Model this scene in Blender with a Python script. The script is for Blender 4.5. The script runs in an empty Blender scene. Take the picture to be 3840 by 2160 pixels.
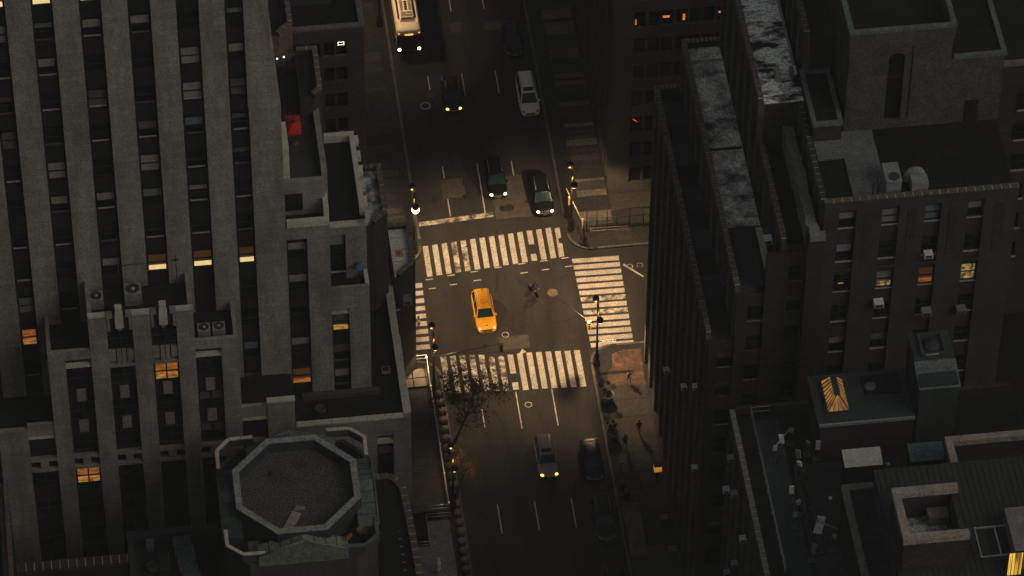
import bpy, bmesh, math, random
from math import radians, sin, cos, pi, sqrt, atan2
from mathutils import Vector, Matrix
random.seed(7)
S = bpy.context.scene
COL = S.collection

# ------------------------------------------------------------------ camera
P, RO, YA, HC = radians(46.345), radians(.5166), radians(7.52), 320.0
fw = Vector((sin(YA)*cos(P), cos(YA)*cos(P), -sin(P)))
r0 = Vector((cos(YA), -sin(YA), 0)); u0 = r0.cross(fw)
rr = cos(RO)*r0 + sin(RO)*u0; uu = -sin(RO)*r0 + cos(RO)*u0
cd = bpy.data.cameras.new('camera'); cam = bpy.data.objects.new('camera', cd); COL.objects.link(cam)
cd.lens = 160.2475; cd.sensor_width = 36; cd.sensor_fit = 'HORIZONTAL'; cd.clip_start = 1; cd.clip_end = 5000
M = Matrix((rr, uu, -fw)).transposed().to_4x4(); M.translation = -fw*(HC/sin(P))
cam.matrix_world = M
S.camera = cam
# ------------------------------------------------------------------ world: dusk sky
w = bpy.data.worlds.new('World'); S.world = w; w.use_nodes = True
nt = w.node_tree; bg = nt.nodes['Background']
sky = nt.nodes.new('ShaderNodeTexSky'); sky.sky_type = 'NISHITA'; sky.sun_disc = False
SUN_EL, SUN_AZ = radians(38), radians(128)
sky.sun_elevation = SUN_EL; sky.sun_rotation = SUN_AZ; sky.air_density = 1.2; sky.dust_density = 3.0
hs = nt.nodes.new('ShaderNodeHueSaturation'); hs.inputs['Saturation'].default_value = .35
mx = nt.nodes.new('ShaderNodeMixRGB'); mx.blend_type = 'MULTIPLY'; mx.inputs[0].default_value = 1; mx.inputs[2].default_value = (1, 1, .955, 1)
nt.links.new(sky.outputs[0], hs.inputs['Color']); nt.links.new(hs.outputs[0], mx.inputs[1]); nt.links.new(mx.outputs[0], bg.inputs[0])
bg.inputs[1].default_value = .041
sd = bpy.data.lights.new('sun', 'SUN'); sd.energy = .34; sd.angle = radians(30); sd.color = (1, .86, .68)
sun = bpy.data.objects.new('sun', sd); COL.objects.link(sun)
sdir = Vector((sin(SUN_AZ)*cos(SUN_EL), cos(SUN_AZ)*cos(SUN_EL), sin(SUN_EL)))
sun.rotation_euler = (-sdir).to_track_quat('-Z', 'Y').to_euler(); sun.location = (0, 0, 400)
S.view_settings.view_transform = 'Standard'; S.view_settings.look = 'None'
S.view_settings.exposure = 0.0; S.view_settings.gamma = 1.0
try:
    S.view_settings.use_curve_mapping = False
except Exception:
    pass
LIFT_HAZE = .0001
LAMP = 1.12     # scale of all the street lamps

# ------------------------------------------------------------------ materials
MATS = {}
def mat(name, col, rough=.8, spec=.3, metal=0, var=.25, scale=.6, col2=None, fine=.12, fscale=5.0, bump=0.0, bscale=6.0, stretch=(1, 1, 1), lo=.35, hi=.65, emit=None, estr=0, course=0.0, coat=0, blocks=None):
    """principled surface: large stains (col -> col2), fine speckle, optional horizontal courses, all in world space"""
    m = bpy.data.materials.new(name); MATS[name] = m; m.use_nodes = True
    n = m.node_tree.nodes; L = m.node_tree.links; b = n['Principled BSDF']
    b.inputs['Roughness'].default_value = rough; b.inputs['Metallic'].default_value = metal
    b.inputs['Specular IOR Level'].default_value = spec
    if coat: b.inputs['Coat Weight'].default_value = coat
    if emit:
        b.inputs['Emission Color'].default_value = (*emit, 1); b.inputs['Emission Strength'].default_value = estr
    c2 = col2 or tuple(c*(1-var) for c in col)
    geo = n.new('ShaderNodeNewGeometry'); mp = n.new('ShaderNodeMapping'); mp.inputs['Scale'].default_value = stretch
    L.new(geo.outputs['Position'], mp.inputs[0])
    n1 = n.new('ShaderNodeTexNoise'); n1.inputs['Scale'].default_value = scale; n1.inputs['Detail'].default_value = 6; n1.inputs['Roughness'].default_value = .65
    L.new(mp.outputs[0], n1.inputs['Vector'])
    rp = n.new('ShaderNodeMapRange'); rp.inputs[1].default_value = lo; rp.inputs[2].default_value = hi
    L.new(n1.outputs[0], rp.inputs[0])
    m1 = n.new('ShaderNodeMixRGB'); m1.inputs[1].default_value = (*col, 1); m1.inputs[2].default_value = (*c2, 1); L.new(rp.outputs[0], m1.inputs[0])
    last = m1.outputs[0]
    if fine:
        n2 = n.new('ShaderNodeTexNoise'); n2.inputs['Scale'].default_value = fscale; n2.inputs['Detail'].default_value = 2
        L.new(geo.outputs['Position'], n2.inputs['Vector'])
        r2 = n.new('ShaderNodeMapRange'); r2.inputs[1].default_value = .3; r2.inputs[2].default_value = .7; r2.inputs[3].default_value = 1-fine*2; r2.inputs[4].default_value = 1+fine*2
        L.new(n2.outputs[0], r2.inputs[0])
        m2 = n.new('ShaderNodeVectorMath'); m2.operation = 'SCALE'; L.new(last, m2.inputs[0]); L.new(r2.outputs[0], m2.inputs['Scale']); last = m2.outputs[0]
    if blocks:
        sb = n.new('ShaderNodeSeparateXYZ'); L.new(geo.outputs['Position'], sb.inputs[0])
        ad = n.new('ShaderNodeMath'); ad.operation = 'ADD'; L.new(sb.outputs[0], ad.inputs[0]); L.new(sb.outputs[1], ad.inputs[1])
        cb_ = n.new('ShaderNodeCombineXYZ'); L.new(ad.outputs[0], cb_.inputs[0]); L.new(sb.outputs[2], cb_.inputs[1])
        bt = n.new('ShaderNodeTexBrick'); bt.inputs['Scale'].default_value = 1; bt.inputs['Brick Width'].default_value = blocks[0]; bt.inputs['Row Height'].default_value = blocks[1]; bt.inputs['Mortar Size'].default_value = .03; bt.inputs['Mortar Smooth'].default_value = .2
        bt.inputs['Color1'].default_value = (1.05, 1.05, 1.05, 1); bt.inputs['Color2'].default_value = (.87, .87, .88, 1); bt.inputs['Mortar'].default_value = (.78, .78, .78, 1); bt.inputs['Bias'].default_value = -.1
        L.new(cb_.outputs[0], bt.inputs['Vector'])
        mb_ = n.new('ShaderNodeMixRGB'); mb_.blend_type = 'MULTIPLY'; mb_.inputs[0].default_value = 1; L.new(last, mb_.inputs[1]); L.new(bt.outputs[0], mb_.inputs[2]); last = mb_.outputs[0]
    if course:
        sx = n.new('ShaderNodeSeparateXYZ'); L.new(geo.outputs['Position'], sx.inputs[0])
        dv = n.new('ShaderNodeMath'); dv.operation = 'DIVIDE'; dv.inputs[1].default_value = course; L.new(sx.outputs[2], dv.inputs[0])
        fr = n.new('ShaderNodeMath'); fr.operation = 'FRACT'; L.new(dv.outputs[0], fr.inputs[0])
        gt = n.new('ShaderNodeMath'); gt.operation = 'LESS_THAN'; gt.inputs[1].default_value = .14; L.new(fr.outputs[0], gt.inputs[0])
        m3 = n.new('ShaderNodeMixRGB'); m3.blend_type = 'MULTIPLY'; m3.inputs[2].default_value = (.92, .92, .92, 1)
        L.new(gt.outputs[0], m3.inputs[0]); L.new(last, m3.inputs[1]); last = m3.outputs[0]
    L.new(last, b.inputs['Base Color'])
    if bump:
        n4 = n.new('ShaderNodeTexNoise'); n4.inputs['Scale'].default_value = bscale; n4.inputs['Detail'].default_value = 4; L.new(geo.outputs['Position'], n4.inputs['Vector'])
        bp = n.new('ShaderNodeBump'); bp.inputs['Strength'].default_value = bump; bp.inputs['Distance'].default_value = .05
        L.new(n4.outputs[0], bp.inputs['Height']); L.new(bp.outputs[0], b.inputs['Normal'])
    return m
def glow(name, col, s, col2=None, sx=1.5, sz=9.0):
    """lit interior seen through a pane: uneven emission"""
    m = bpy.data.materials.new(name); MATS[name] = m; m.use_nodes = True
    n = m.node_tree.nodes; L = m.node_tree.links; b = n['Principled BSDF']
    b.inputs['Base Color'].default_value = (.02, .015, .01, 1); b.inputs['Roughness'].default_value = .3
    geo = n.new('ShaderNodeNewGeometry'); mp = n.new('ShaderNodeMapping'); mp.inputs['Scale'].default_value = (sx, sx, sz); L.new(geo.outputs[0], mp.inputs[0])
    t = n.new('ShaderNodeTexNoise'); t.inputs['Scale'].default_value = 1; t.inputs['Detail'].default_value = 3; L.new(mp.outputs[0], t.inputs['Vector'])
    rp = n.new('ShaderNodeMapRange'); rp.inputs[1].default_value = .38; rp.inputs[2].default_value = .62; L.new(t.outputs[0], rp.inputs[0])
    mi = n.new('ShaderNodeMixRGB'); c2 = col2 or tuple(c*.5 for c in col)
    mi.inputs[1].default_value = (*c2, 1); mi.inputs[2].default_value = (*col, 1); L.new(rp.outputs[0], mi.inputs[0])
    L.new(mi.outputs[0], b.inputs['Emission Color']); b.inputs['Emission Strength'].default_value = s
    return m

mat('limestone', (.245, .229, .200), rough=.9, spec=.12, var=.38, scale=.55, stretch=(1, 1, .22), fine=.20, fscale=9, bump=.25, bscale=3, blocks=(1.35, .62))
mat('limestone_pale', (.46, .43, .36), rough=.9, spec=.15, var=.25, scale=.8, fine=.10, fscale=5)
mat('coping_cream', (.50, .44, .35), rough=.9, spec=.1, var=.2, scale=1.2, fine=.08)
mat('spandrel', (.017, .017, .017), rough=.7, spec=.15, var=.4, scale=1.5)
mat('frame', (.016, .016, .016), rough=.6, spec=.2, var=.3)
mat('sill', (.30, .29, .26), rough=.8, spec=.2, var=.3, scale=2)
mat('glass', (.008, .009, .010), rough=.10, spec=.28, var=.2, fine=0)
mat('shade', (.22, .21, .185), rough=.9, spec=.1, var=.25, scale=1.3, fine=.10, fscale=6)
mat('shade_dim', (.09, .088, .08), rough=.9, spec=.1, var=.3, scale=1.3, fine=.10, fscale=6)
mat('shade_blue', (.12, .16, .16), rough=.9, spec=.1, var=.3, scale=1.3, fine=.10, fscale=6)
mat('panel_grey', (.20, .19, .17), rough=.85, spec=.2, var=.3, scale=2)
mat('brick', (.045, .040, .035), rough=.92, spec=.08, col2=(.028, .026, .024), scale=.5, fine=.22, fscale=8, stretch=(1, 1, 2.2), bump=.3, bscale=7, course=.3)
mat('brick_grey', (.050, .048, .044), rough=.92, spec=.08, col2=(.034, .033, .031), scale=.4, fine=.20, fscale=8, bump=.3, bscale=6, course=.3)
mat('brick_pier_lit', (.115, .104, .090), rough=.92, spec=.08, col2=(.062, .057, .050), scale=.7, fine=.26, fscale=8, stretch=(1, 1, .5), blocks=(.9, .45))  # pier brick lightened in colour to stand in for light on west walls
mat('brick_tan', (.080, .073, .062), rough=.92, spec=.08, col2=(.050, .047, .042), scale=.5, fine=.28, fscale=8, bump=.3, bscale=7, course=.3)
mat('roof_grey', (.15, .155, .15), rough=.9, spec=.12, col2=(.085, .09, .09), scale=.5, fine=.2, fscale=6)
mat('brick_red', (.15, .085, .055), rough=.92, spec=.1, col2=(.085, .06, .045), scale=.8, fine=.18, fscale=5)
mat('stone_dark', (.070, .070, .065), rough=.9, spec=.1, col2=(.050, .050, .047), scale=.3, fine=.10, fscale=4.5)
mat('coping_tan', (.30, .26, .20), rough=.9, spec=.1, col2=(.20, .175, .14), scale=1.2, fine=.22, fscale=7)
mat('coping_brown', (.125, .095, .07), rough=.9, spec=.15, col2=(.08, .065, .052), scale=1.6, fine=.15)
mat('coping_grey', (.15, .145, .13), rough=.9, spec=.15, col2=(.10, .097, .09), scale=1.6, fine=.12)
mat('mortar', (.50, .45, .37), rough=.95, spec=.1, var=.4, scale=2)
mat('tar', (.010, .010, .010), rough=.9, spec=.12, col2=(.017, .017, .016), scale=.5, fine=.15, fscale=4)
mat('tar_grey', (.042, .042, .040), rough=.9, spec=.15, col2=(.028, .028, .028), scale=.5, fine=.15, fscale=4)
mat('roof_stained', (.85, .84, .76), rough=.85, spec=.2, col2=(.018, .02, .02), scale=.75, fine=.25, fscale=4, lo=.46, hi=.58, stretch=(.55, 1.3, 1))
mat('roof_pale', (.74, .73, .64), rough=.85, spec=.15, col2=(.055, .06, .058), scale=.55, fine=.25, fscale=6, lo=.40, hi=.64, stretch=(.7, 1, 1))
mat('roof_cream', (.78, .74, .64), rough=.85, spec=.2, col2=(.62, .58, .50), scale=.4, fine=.10, fscale=4)
mat('roof_mossy', (.42, .43, .41), rough=.85, spec=.2, col2=(.05, .055, .055), scale=.7, fine=.2, fscale=4, lo=.40, hi=.6)
mat('gravel', (.075, .073, .068), rough=.95, spec=.15, col2=(.05, .048, .045), scale=3.0, fine=.45, fscale=7, bump=.6, bscale=9)
mat('copper', (.105, .14, .115), rough=.8, spec=.2, col2=(.075, .09, .078), scale=1.0, fine=.18, fscale=5)
mat('gravel_damp', (.050, .049, .046), rough=.8, spec=.2, col2=(.036, .035, .033), scale=3.0, fine=.4, fscale=7)
mat('copper_pale', (.27, .275, .245), rough=.85, spec=.2, col2=(.17, .185, .165), scale=1.4, fine=.22, fscale=6)
mat('copper_moss', (.19, .21, .14), rough=.8, spec=.25, col2=(.10, .125, .105), scale=1.2, fine=.2, fscale=5)
mat('copper_dark', (.034, .046, .044), rough=.75, spec=.2, col2=(.022, .029, .029), scale=.8, fine=.15)
mat('copper_teal', (.085, .145, .14), rough=.8, spec=.2, col2=(.06, .10, .10), scale=1.2, fine=.18)
mat('rust', (.30, .15, .08), rough=.9, spec=.15, col2=(.12, .07, .05), scale=2)
mat('asphalt', (.040, .038, .036), rough=.88, spec=.15, col2=(.024, .023, .0225), scale=.45, fine=.24, fscale=8, bump=.35, bscale=14, stretch=(1, .16, 1), lo=.38, hi=.66)
mat('oil', (.018, .017, .017), rough=.6, spec=.2, var=.3)
mat('asphalt_patch', (.085, .073, .062), rough=.88, spec=.2, col2=(.055, .05, .045), scale=1.1, fine=.18, fscale=5)
mat('paint', (.52, .48, .425), rough=.85, spec=.15, col2=(.36, .33, .29), scale=1.1, fine=.20, fscale=7)
mat('paint_worn', (.62, .57, .48), rough=.8, spec=.2, col2=(.07, .062, .055), scale=1.3, fine=.22, fscale=7, lo=.36, hi=.60)
mat('iron', (.035, .033, .03), rough=.6, spec=.4, metal=.3, var=.3, scale=3)
mat('iron_brown', (.18, .12, .08), rough=.8, spec=.3, var=.4, scale=3)
mat('kerb', (.13, .12, .105), rough=.9, spec=.2, var=.3, scale=.8)
mat('pave', (.064, .061, .056), rough=.9, spec=.12, col2=(.048, .046, .044), scale=.35, fine=.14, fscale=4.5)
mat('pave_b', (.044, .042, .040), rough=.9, spec=.12, col2=(.028, .028, .027), scale=.4, fine=.14, fscale=4.5)
mat('pave_c', (.17, .145, .12), rough=.9, spec=.2, col2=(.09, .083, .075), scale=.4, fine=.14, fscale=4.5)
mat('pave_red', (.17, .095, .065), rough=.9, spec=.2, col2=(.09, .065, .05), scale=.9, fine=.2, fscale=4.5, lo=.4, hi=.55)
mat('wood', (.034, .034, .032), rough=.9, spec=.15, col2=(.018, .018, .018), scale=1, fine=.15, stretch=(.4, 3, 1))
mat('plank', (.32, .28, .22), rough=.9, spec=.15, col2=(.22, .19, .15), scale=1.5, fine=.12)
mat('steel', (.36, .37, .36), rough=.45, spec=.5, metal=.5, var=.25, scale=2)
mat('steel_white', (.62, .62, .57), rough=.6, spec=.4, var=.2, scale=2)
mat('steel_dark', (.06, .062, .06), rough=.55, spec=.4, metal=.3, var=.3, scale=2)
mat('black_paint', (.012, .012, .012), rough=.4, spec=.5, var=.2, fine=0)
mat('red_cloth', (.42, .016, .02), rough=.85, spec=.2, var=.15, scale=2, fine=.10, fscale=6)
mat('blue_cloth', (.03, .12, .17), rough=.85, spec=.2, var=.15, scale=2)
mat('brass', (.80, .52, .16), rough=.6, spec=.4, metal=.1, var=.2, scale=4)
mat('sign_green', (.02, .06, .03), rough=.5, spec=.4, var=.1)
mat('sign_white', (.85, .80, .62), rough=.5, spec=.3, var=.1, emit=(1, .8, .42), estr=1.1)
mat('taxi', (.86, .40, .014), rough=.32, spec=.5, var=.06, scale=1, fine=.03, coat=.4)
mat('car_black', (.006, .007, .007), rough=.35, spec=.22, var=.2, fine=0)
mat('car_navy', (.007, .012, .013), rough=.35, spec=.22, var=.2, fine=0)
mat('car_grey', (.20, .20, .20), rough=.45, spec=.4, metal=.2, var=.1, fine=.05)
mat('car_silver', (.86, .84, .78), rough=.35, spec=.5, var=.06, fine=.04, coat=.4)
mat('bus_white', (.80, .70, .54), rough=.5, spec=.4, var=.12, scale=1.5, fine=.06)
mat('bus_cover', (.26, .20, .15), rough=.7, spec=.3, var=.3, scale=2)
mat('car_glass', (.009, .030, .030), rough=.12, spec=.15, var=.2, scale=2, fine=0)
mat('rubber', (.012, .012, .012), rough=.9, spec=.2, var=.2, fine=0)
mat('rim', (.25, .25, .24), rough=.4, metal=.7, var=.2, fine=0)
mat('skin', (.35, .20, .14), rough=.7, var=.1, fine=0)
mat('hair', (.02, .015, .012), rough=.8, var=.1, fine=0)
mat('cloth_dark', (.02, .022, .026), rough=.9, var=.3, fine=0)
mat('cloth_pale', (.42, .37, .32), rough=.9, var=.3, scale=4, fine=0)
mat('cloth_blue', (.03, .045, .07), rough=.9, var=.3, fine=0)
mat('leaf', (.052, .052, .020), rough=.85, spec=.1, col2=(.028, .032, .012), scale=1.2, fine=.2, fscale=3)
mat('leaf_gold', (.13, .065, .015), rough=.85, spec=.12, col2=(.06, .042, .012), scale=1.2, fine=.2, fscale=3)
mat('leaf_dark', (.025, .03, .016), rough=.8, spec=.2, var=.4, scale=2)
mat('bark', (.05, .04, .03), rough=.95, spec=.1, var=.4, scale=4)
mat('concrete', (.19, .185, .17), rough=.9, spec=.2, var=.35, scale=1.4)
mat('orange_paint', (.48, .27, .10), rough=.85, var=.3, scale=3)
glow('lit_cream', (1, .78, .36), .85, (1, .62, .22), sx=3, sz=1.2)
glow('lit_amber', (.85, .30, .05), .38, (.35, .09, .015), sx=1.2, sz=5)
glow('lit_brown', (.26, .11, .035), .16, (.17, .065, .02), sx=1.2, sz=4)
glow('lit_gold', (1, .52, .10), .46, (.30, .10, .015), sx=2.0, sz=6)
glow('lit_room', (.85, .55, .18), .42, (.10, .055, .02), sx=3.0, sz=2.5)
glow('lit_yellow', (1, .60, .08), 1.1, (.20, .08, .01), sx=6, sz=.2)
glow('lit_skylight', (.75, .36, .08), .46, (.30, .13, .03), sx=1.5, sz=1.5)
glow('lit_orange', (1, .30, .05), .8, (.7, .16, .02), sx=3, sz=3)
glow('lit_red', (1, .05, .02), 1.2, sx=3, sz=3)
glow('lit_white', (1, .95, .78), 2.5, (1, .9, .6))
glow('lamp_lens', (1, .80, .38), 6.0, (1, .72, .3))
glow('headlight', (1, .84, .50), 7.0, (1, .75, .35))
glow('headlight_warm', (1, .45, .10), 4.0, (1, .40, .08))
mat('headlight_dim', (.16, .16, .15), rough=.35, spec=.4, var=.2)
glow('headlight_taxi', (1, .75, .35), 1.2, (.9, .6, .25))
glow('tail', (1, .04, .02), .06)
glow('bus_sign', (1, .38, .05), 2.6, (1, .22, .03), sx=5, sz=5)
glow('box_sign', (.85, .38, .06), .55, (.6, .25, .04), sx=4, sz=4)

# ------------------------------------------------------------------ mesh helpers
def link(o, parent=None):
    COL.objects.link(o)
    if parent is not None: o.parent = parent
    return o
def wloc(o):
    v = Vector(o.location)
    while o.parent is not None:
        o = o.parent; v += Vector(o.location)
    return v
def tag(o, label=None, cat=None, group=None, kind=None):
    if label: o['label'] = label
    if cat: o['category'] = cat
    if group: o['group'] = group
    if kind: o['kind'] = kind
    return o
def thing(name, label, cat, loc=(0, 0, 0), rz=0, group=None):
    o = bpy.data.objects.new(name, None); o.empty_display_size = .5; o.location = loc; o.rotation_euler = (0, 0, rz)
    return tag(link(o), label, cat, group)
def mesh(name, verts, faces, m, parent=None, loc=(0, 0, 0), rz=0, smooth=False):
    me = bpy.data.meshes.new(name); me.from_pydata([tuple(v) for v in verts], [], [tuple(f) for f in faces]); me.update()
    me.materials.append(MATS[m])
    if smooth:
        for p in me.polygons: p.use_smooth = True
    o = bpy.data.objects.new(name, me); o.location = loc; o.rotation_euler = (0, 0, rz)
    return link(o, parent)
CACHE = {}
BF = [(0, 3, 2, 1), (4, 5, 6, 7), (0, 1, 5, 4), (1, 2, 6, 5), (2, 3, 7, 6), (3, 0, 4, 7)]
def boxmesh(dx, dy, dz, m):
    k = (round(dx, 3), round(dy, 3), round(dz, 3), m)
    if k not in CACHE:
        a, b = dx/2, dy/2
        v = [(-a, -b, 0), (a, -b, 0), (a, b, 0), (-a, b, 0), (-a, -b, dz), (a, -b, dz), (a, b, dz), (-a, b, dz)]
        me = bpy.data.meshes.new('block'); me.from_pydata(v, [], BF); me.update(); me.materials.append(MATS[m]); CACHE[k] = me
    return CACHE[k]
def box(name, x0, x1, y0, y1, z0, z1, m, parent=None, rz=0, local=False):
    """axis-aligned block given in world coordinates (parents are never rotated unless local)"""
    o = bpy.data.objects.new(name, boxmesh(abs(x1-x0), abs(y1-y0), abs(z1-z0), m))
    p = Vector(((x0+x1)/2, (y0+y1)/2, min(z0, z1)))
    if parent is not None and not local: p -= wloc(parent)
    o.location = p; o.rotation_euler = (0, 0, rz)
    return link(o, parent)
def prism(name, pts, z0, z1, m, parent=None, hole=None):
    """vertical prism over a polygon (counter-clockwise), world coordinates"""
    n = len(pts); off = wloc(parent) if parent is not None else Vector((0, 0, 0))
    c = Vector((sum(p[0] for p in pts)/n, sum(p[1] for p in pts)/n, z0))
    v = [(p[0]-c.x, p[1]-c.y, 0) for p in pts] + [(p[0]-c.x, p[1]-c.y, z1-z0) for p in pts]
    if hole is None:
        f = [tuple(range(n-1, -1, -1)), tuple(range(n, 2*n))] + [(i, (i+1) % n, n+(i+1) % n, n+i) for i in range(n)]
    else:
        v += [(p[0]-c.x, p[1]-c.y, 0) for p in hole] + [(p[0]-c.x, p[1]-c.y, z1-z0) for p in hole]
        f = []
        for i in range(n):
            j = (i+1) % n
            f += [(i, j, n+j, n+i), (2*n+j, 2*n+i, 3*n+i, 3*n+j), (n+i, n+j, 3*n+j, 3*n+i), (j, i, 2*n+i, 2*n+j)]
    return mesh(name, v, f, m, parent, c-off)
def tube(name, p0, p1, r0_, r1_, m, parent=None, n=8, local=False):
    p0, p1 = Vector(p0), Vector(p1); d = p1-p0; Ln = d.length
    k = ('t', round(Ln, 3), round(r0_, 3), round(r1_, 3), n, m)
    if k not in CACHE:
        v = []; f = []
        for i in range(n):
            a = 2*pi*i/n; v.append((r0_*cos(a), r0_*sin(a), 0))
        for i in range(n):
            a = 2*pi*i/n; v.append((r1_*cos(a), r1_*sin(a), Ln))
        f = [(i, (i+1) % n, n+(i+1) % n, n+i) for i in range(n)] + [tuple(range(n-1, -1, -1)), tuple(range(n, 2*n))]
        me = bpy.data.meshes.new('tube'); me.from_pydata(v, [], f); me.update(); me.materials.append(MATS[m])
        for p in me.polygons: p.use_smooth = len(p.vertices) == 4
        CACHE[k] = me
    o = bpy.data.objects.new(name, CACHE[k])
    o.location = p0 if (local or parent is None) else p0-wloc(parent)
    o.rotation_euler = d.to_track_quat('Z', 'Y').to_euler()
    return link(o, parent)
def lathe(name, prof, m, parent=None, loc=(0, 0, 0), n=16, local=True):
    k = ('l', tuple(prof), n, m)
    if k not in CACHE:
        v = []; f = []
        for (r, z) in prof:
            for i in range(n):
                a = 2*pi*i/n; v.append((r*cos(a), r*sin(a), z))
        for j in range(len(prof)-1):
            for i in range(n): f.append((j*n+i, j*n+(i+1) % n, (j+1)*n+(i+1) % n, (j+1)*n+i))
        f += [tuple(range(n-1, -1, -1)), tuple(range((len(prof)-1)*n, len(prof)*n))]
        me = bpy.data.meshes.new('lathe'); me.from_pydata(v, [], f); me.update(); me.materials.append(MATS[m])
        for p in me.polygons: p.use_smooth = len(p.vertices) == 4
        CACHE[k] = me
    o = bpy.data.objects.new(name, CACHE[k]); o.location = loc if local else Vector(loc)-wloc(parent)
    return link(o, parent)
def sheet(name, pts, z, m, parent=None):
    n = len(pts); c = Vector((sum(p[0] for p in pts)/n, sum(p[1] for p in pts)/n, z))
    return mesh(name, [(p[0]-c.x, p[1]-c.y, 0) for p in pts], [tuple(range(n))], m, parent, c-(wloc(parent) if parent else Vector()))
def coping(parent, a, b, z, wd=.42, th=.12, ln=.62, m='coping_brown', bed='mortar', gap=.075):
    """a run of coping stones on a mortar bed; a, b are end points of the centre line"""
    a, b = Vector((*a, 0)), Vector((*b, 0)); d = b-a; Ln = d.length; rz = atan2(d.y, d.x)
    off = wloc(parent); mid = (a+b)/2
    o = bpy.data.objects.new('mortar_bed', boxmesh(Ln, wd-.03, th-.025, bed)); o.location = Vector((mid.x, mid.y, z))-off; o.rotation_euler = (0, 0, rz); link(o, parent)
    n = max(1, round(Ln/ln)); l = Ln/n
    for i in range(n):
        c = a+d*((i+.5)/n)
        o = bpy.data.objects.new('coping_stone', boxmesh(l-gap, wd, th, m)); o.location = Vector((c.x, c.y, z+random.uniform(0, .012)))-off
        o.rotation_euler = (0, 0, rz+random.uniform(-.006, .006)); link(o, parent)
def ring(parent, x0, x1, y0, y1, z0, z1, t, m, name='parapet', sides='nsew'):
    if 's' in sides: box(name, x0, x1, y0, y0+t, z0, z1, m, parent)
    if 'n' in sides: box(name, x0, x1, y1-t, y1, z0, z1, m, parent)
    ya = y0+t if 's' in sides else y0; yb = y1-t if 'n' in sides else y1
    if 'w' in sides: box(name, x0, x0+t, ya, yb, z0, z1, m, parent)
    if 'e' in sides: box(name, x1-t, x1, ya, yb, z0, z1, m, parent)
def window(parent, x0, x1, z0, z1, y, shade=None, shade_h=.5, lit=None, mullion=False, sill=True, rail=True, frame='frame', low=None):
    """sash window in a wall that faces south; y is the plane of the glass, the frame stands in front of it"""
    wd, h = x1-x0, z1-z0; t = .08
    k = ('w', round(wd, 2), round(h, 2), mullion, rail, frame)
    if k not in CACHE:
        bars = [(-wd/2, -wd/2+t, 0, h), (wd/2-t, wd/2, 0, h), (-wd/2+t, wd/2-t, 0, t), (-wd/2+t, wd/2-t, h-t, h)]
        if mullion: bars.append((-.06, .06, t, h-t))
        if rail:
            if mullion: bars += [(-wd/2+t, -.06, h*.5-.035, h*.5+.035), (.06, wd/2-t, h*.5-.035, h*.5+.035)]
            else: bars.append((-wd/2+t, wd/2-t, h*.5-.035, h*.5+.035))
        v = []; f = []
        for (a, b, c, d) in bars:
            i = len(v); v += [(a, -.10, c), (b, -.10, c), (b, 0, c), (a, 0, c), (a, -.10, d), (b, -.10, d), (b, 0, d), (a, 0, d)]
            f += [tuple(i+q for q in ff) for ff in BF]
        me = bpy.data.meshes.new('window'); me.from_pydata(v, [], f); me.update(); me.materials.append(MATS[frame]); CACHE[k] = me
    o = bpy.data.objects.new('window', CACHE[k]); o.location = Vector(((x0+x1)/2, y-.02, z0))-wloc(parent); link(o, parent)
    xs = [(x0, x1)] if not mullion else [(x0, (x0+x1)/2-.02), ((x0+x1)/2+.02, x1)]
    for (a, b) in xs:
        if lit:
            zm = z0+h*(.30 if not mullion else .38)
            box('pane', a+.05, b-.05, y, y+.03, zm, z1-.05, lit[0], o); box('pane', a+.05, b-.05, y, y+.03, z0+.05, zm, lit[1], o)
        else:
            box('pane', a+.05, b-.05, y, y+.03, z0+.05, z1-.05, 'glass', o)
    if shade and not lit:
        for (a, b) in xs:
            box('shade', a+.08, b-.08, y-.012, y-.002, z1-t-h*shade_h, z1-t, shade, o)
    if low and not lit:
        box('lower_sash_rail', x0+t, x1-t, y-.09, y-.05, z0+t, z0+t+.16, low, o)
    if sill: box('sill', x0-.05, x1+.05, y-.24, y, z0-.12, z0, 'sill' if not low else low, o)
    return o

# ================================================================== THE SETTING
g = sheet('ground', [(-158, -343), (158, -343), (158, 158), (-158, 158)], -.03, 'tar_grey'); tag(g, kind='structure')
road = sheet('road', [(-8.1, -150), (6.2, -150), (6.2, -8.6), (150, -8.6), (150, 4.2), (6.2, 4.2), (6.2, 150), (-8.1, 150), (-8.1, 4.2), (-150, 4.2), (-150, -8.6), (-8.1, -8.6)], 0, 'asphalt'); tag(road, kind='structure')
Z1, Z2 = .004, .008
def rect(name, x0, x1, y0, y1, z, m, parent=road, sk=0):
    """thin painted sheet; sk shifts the right end in y"""
    return sheet(name, [(x0, y0), (x1, y0+sk), (x1, y1+sk), (x0, y1)], z, m, parent)
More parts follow.
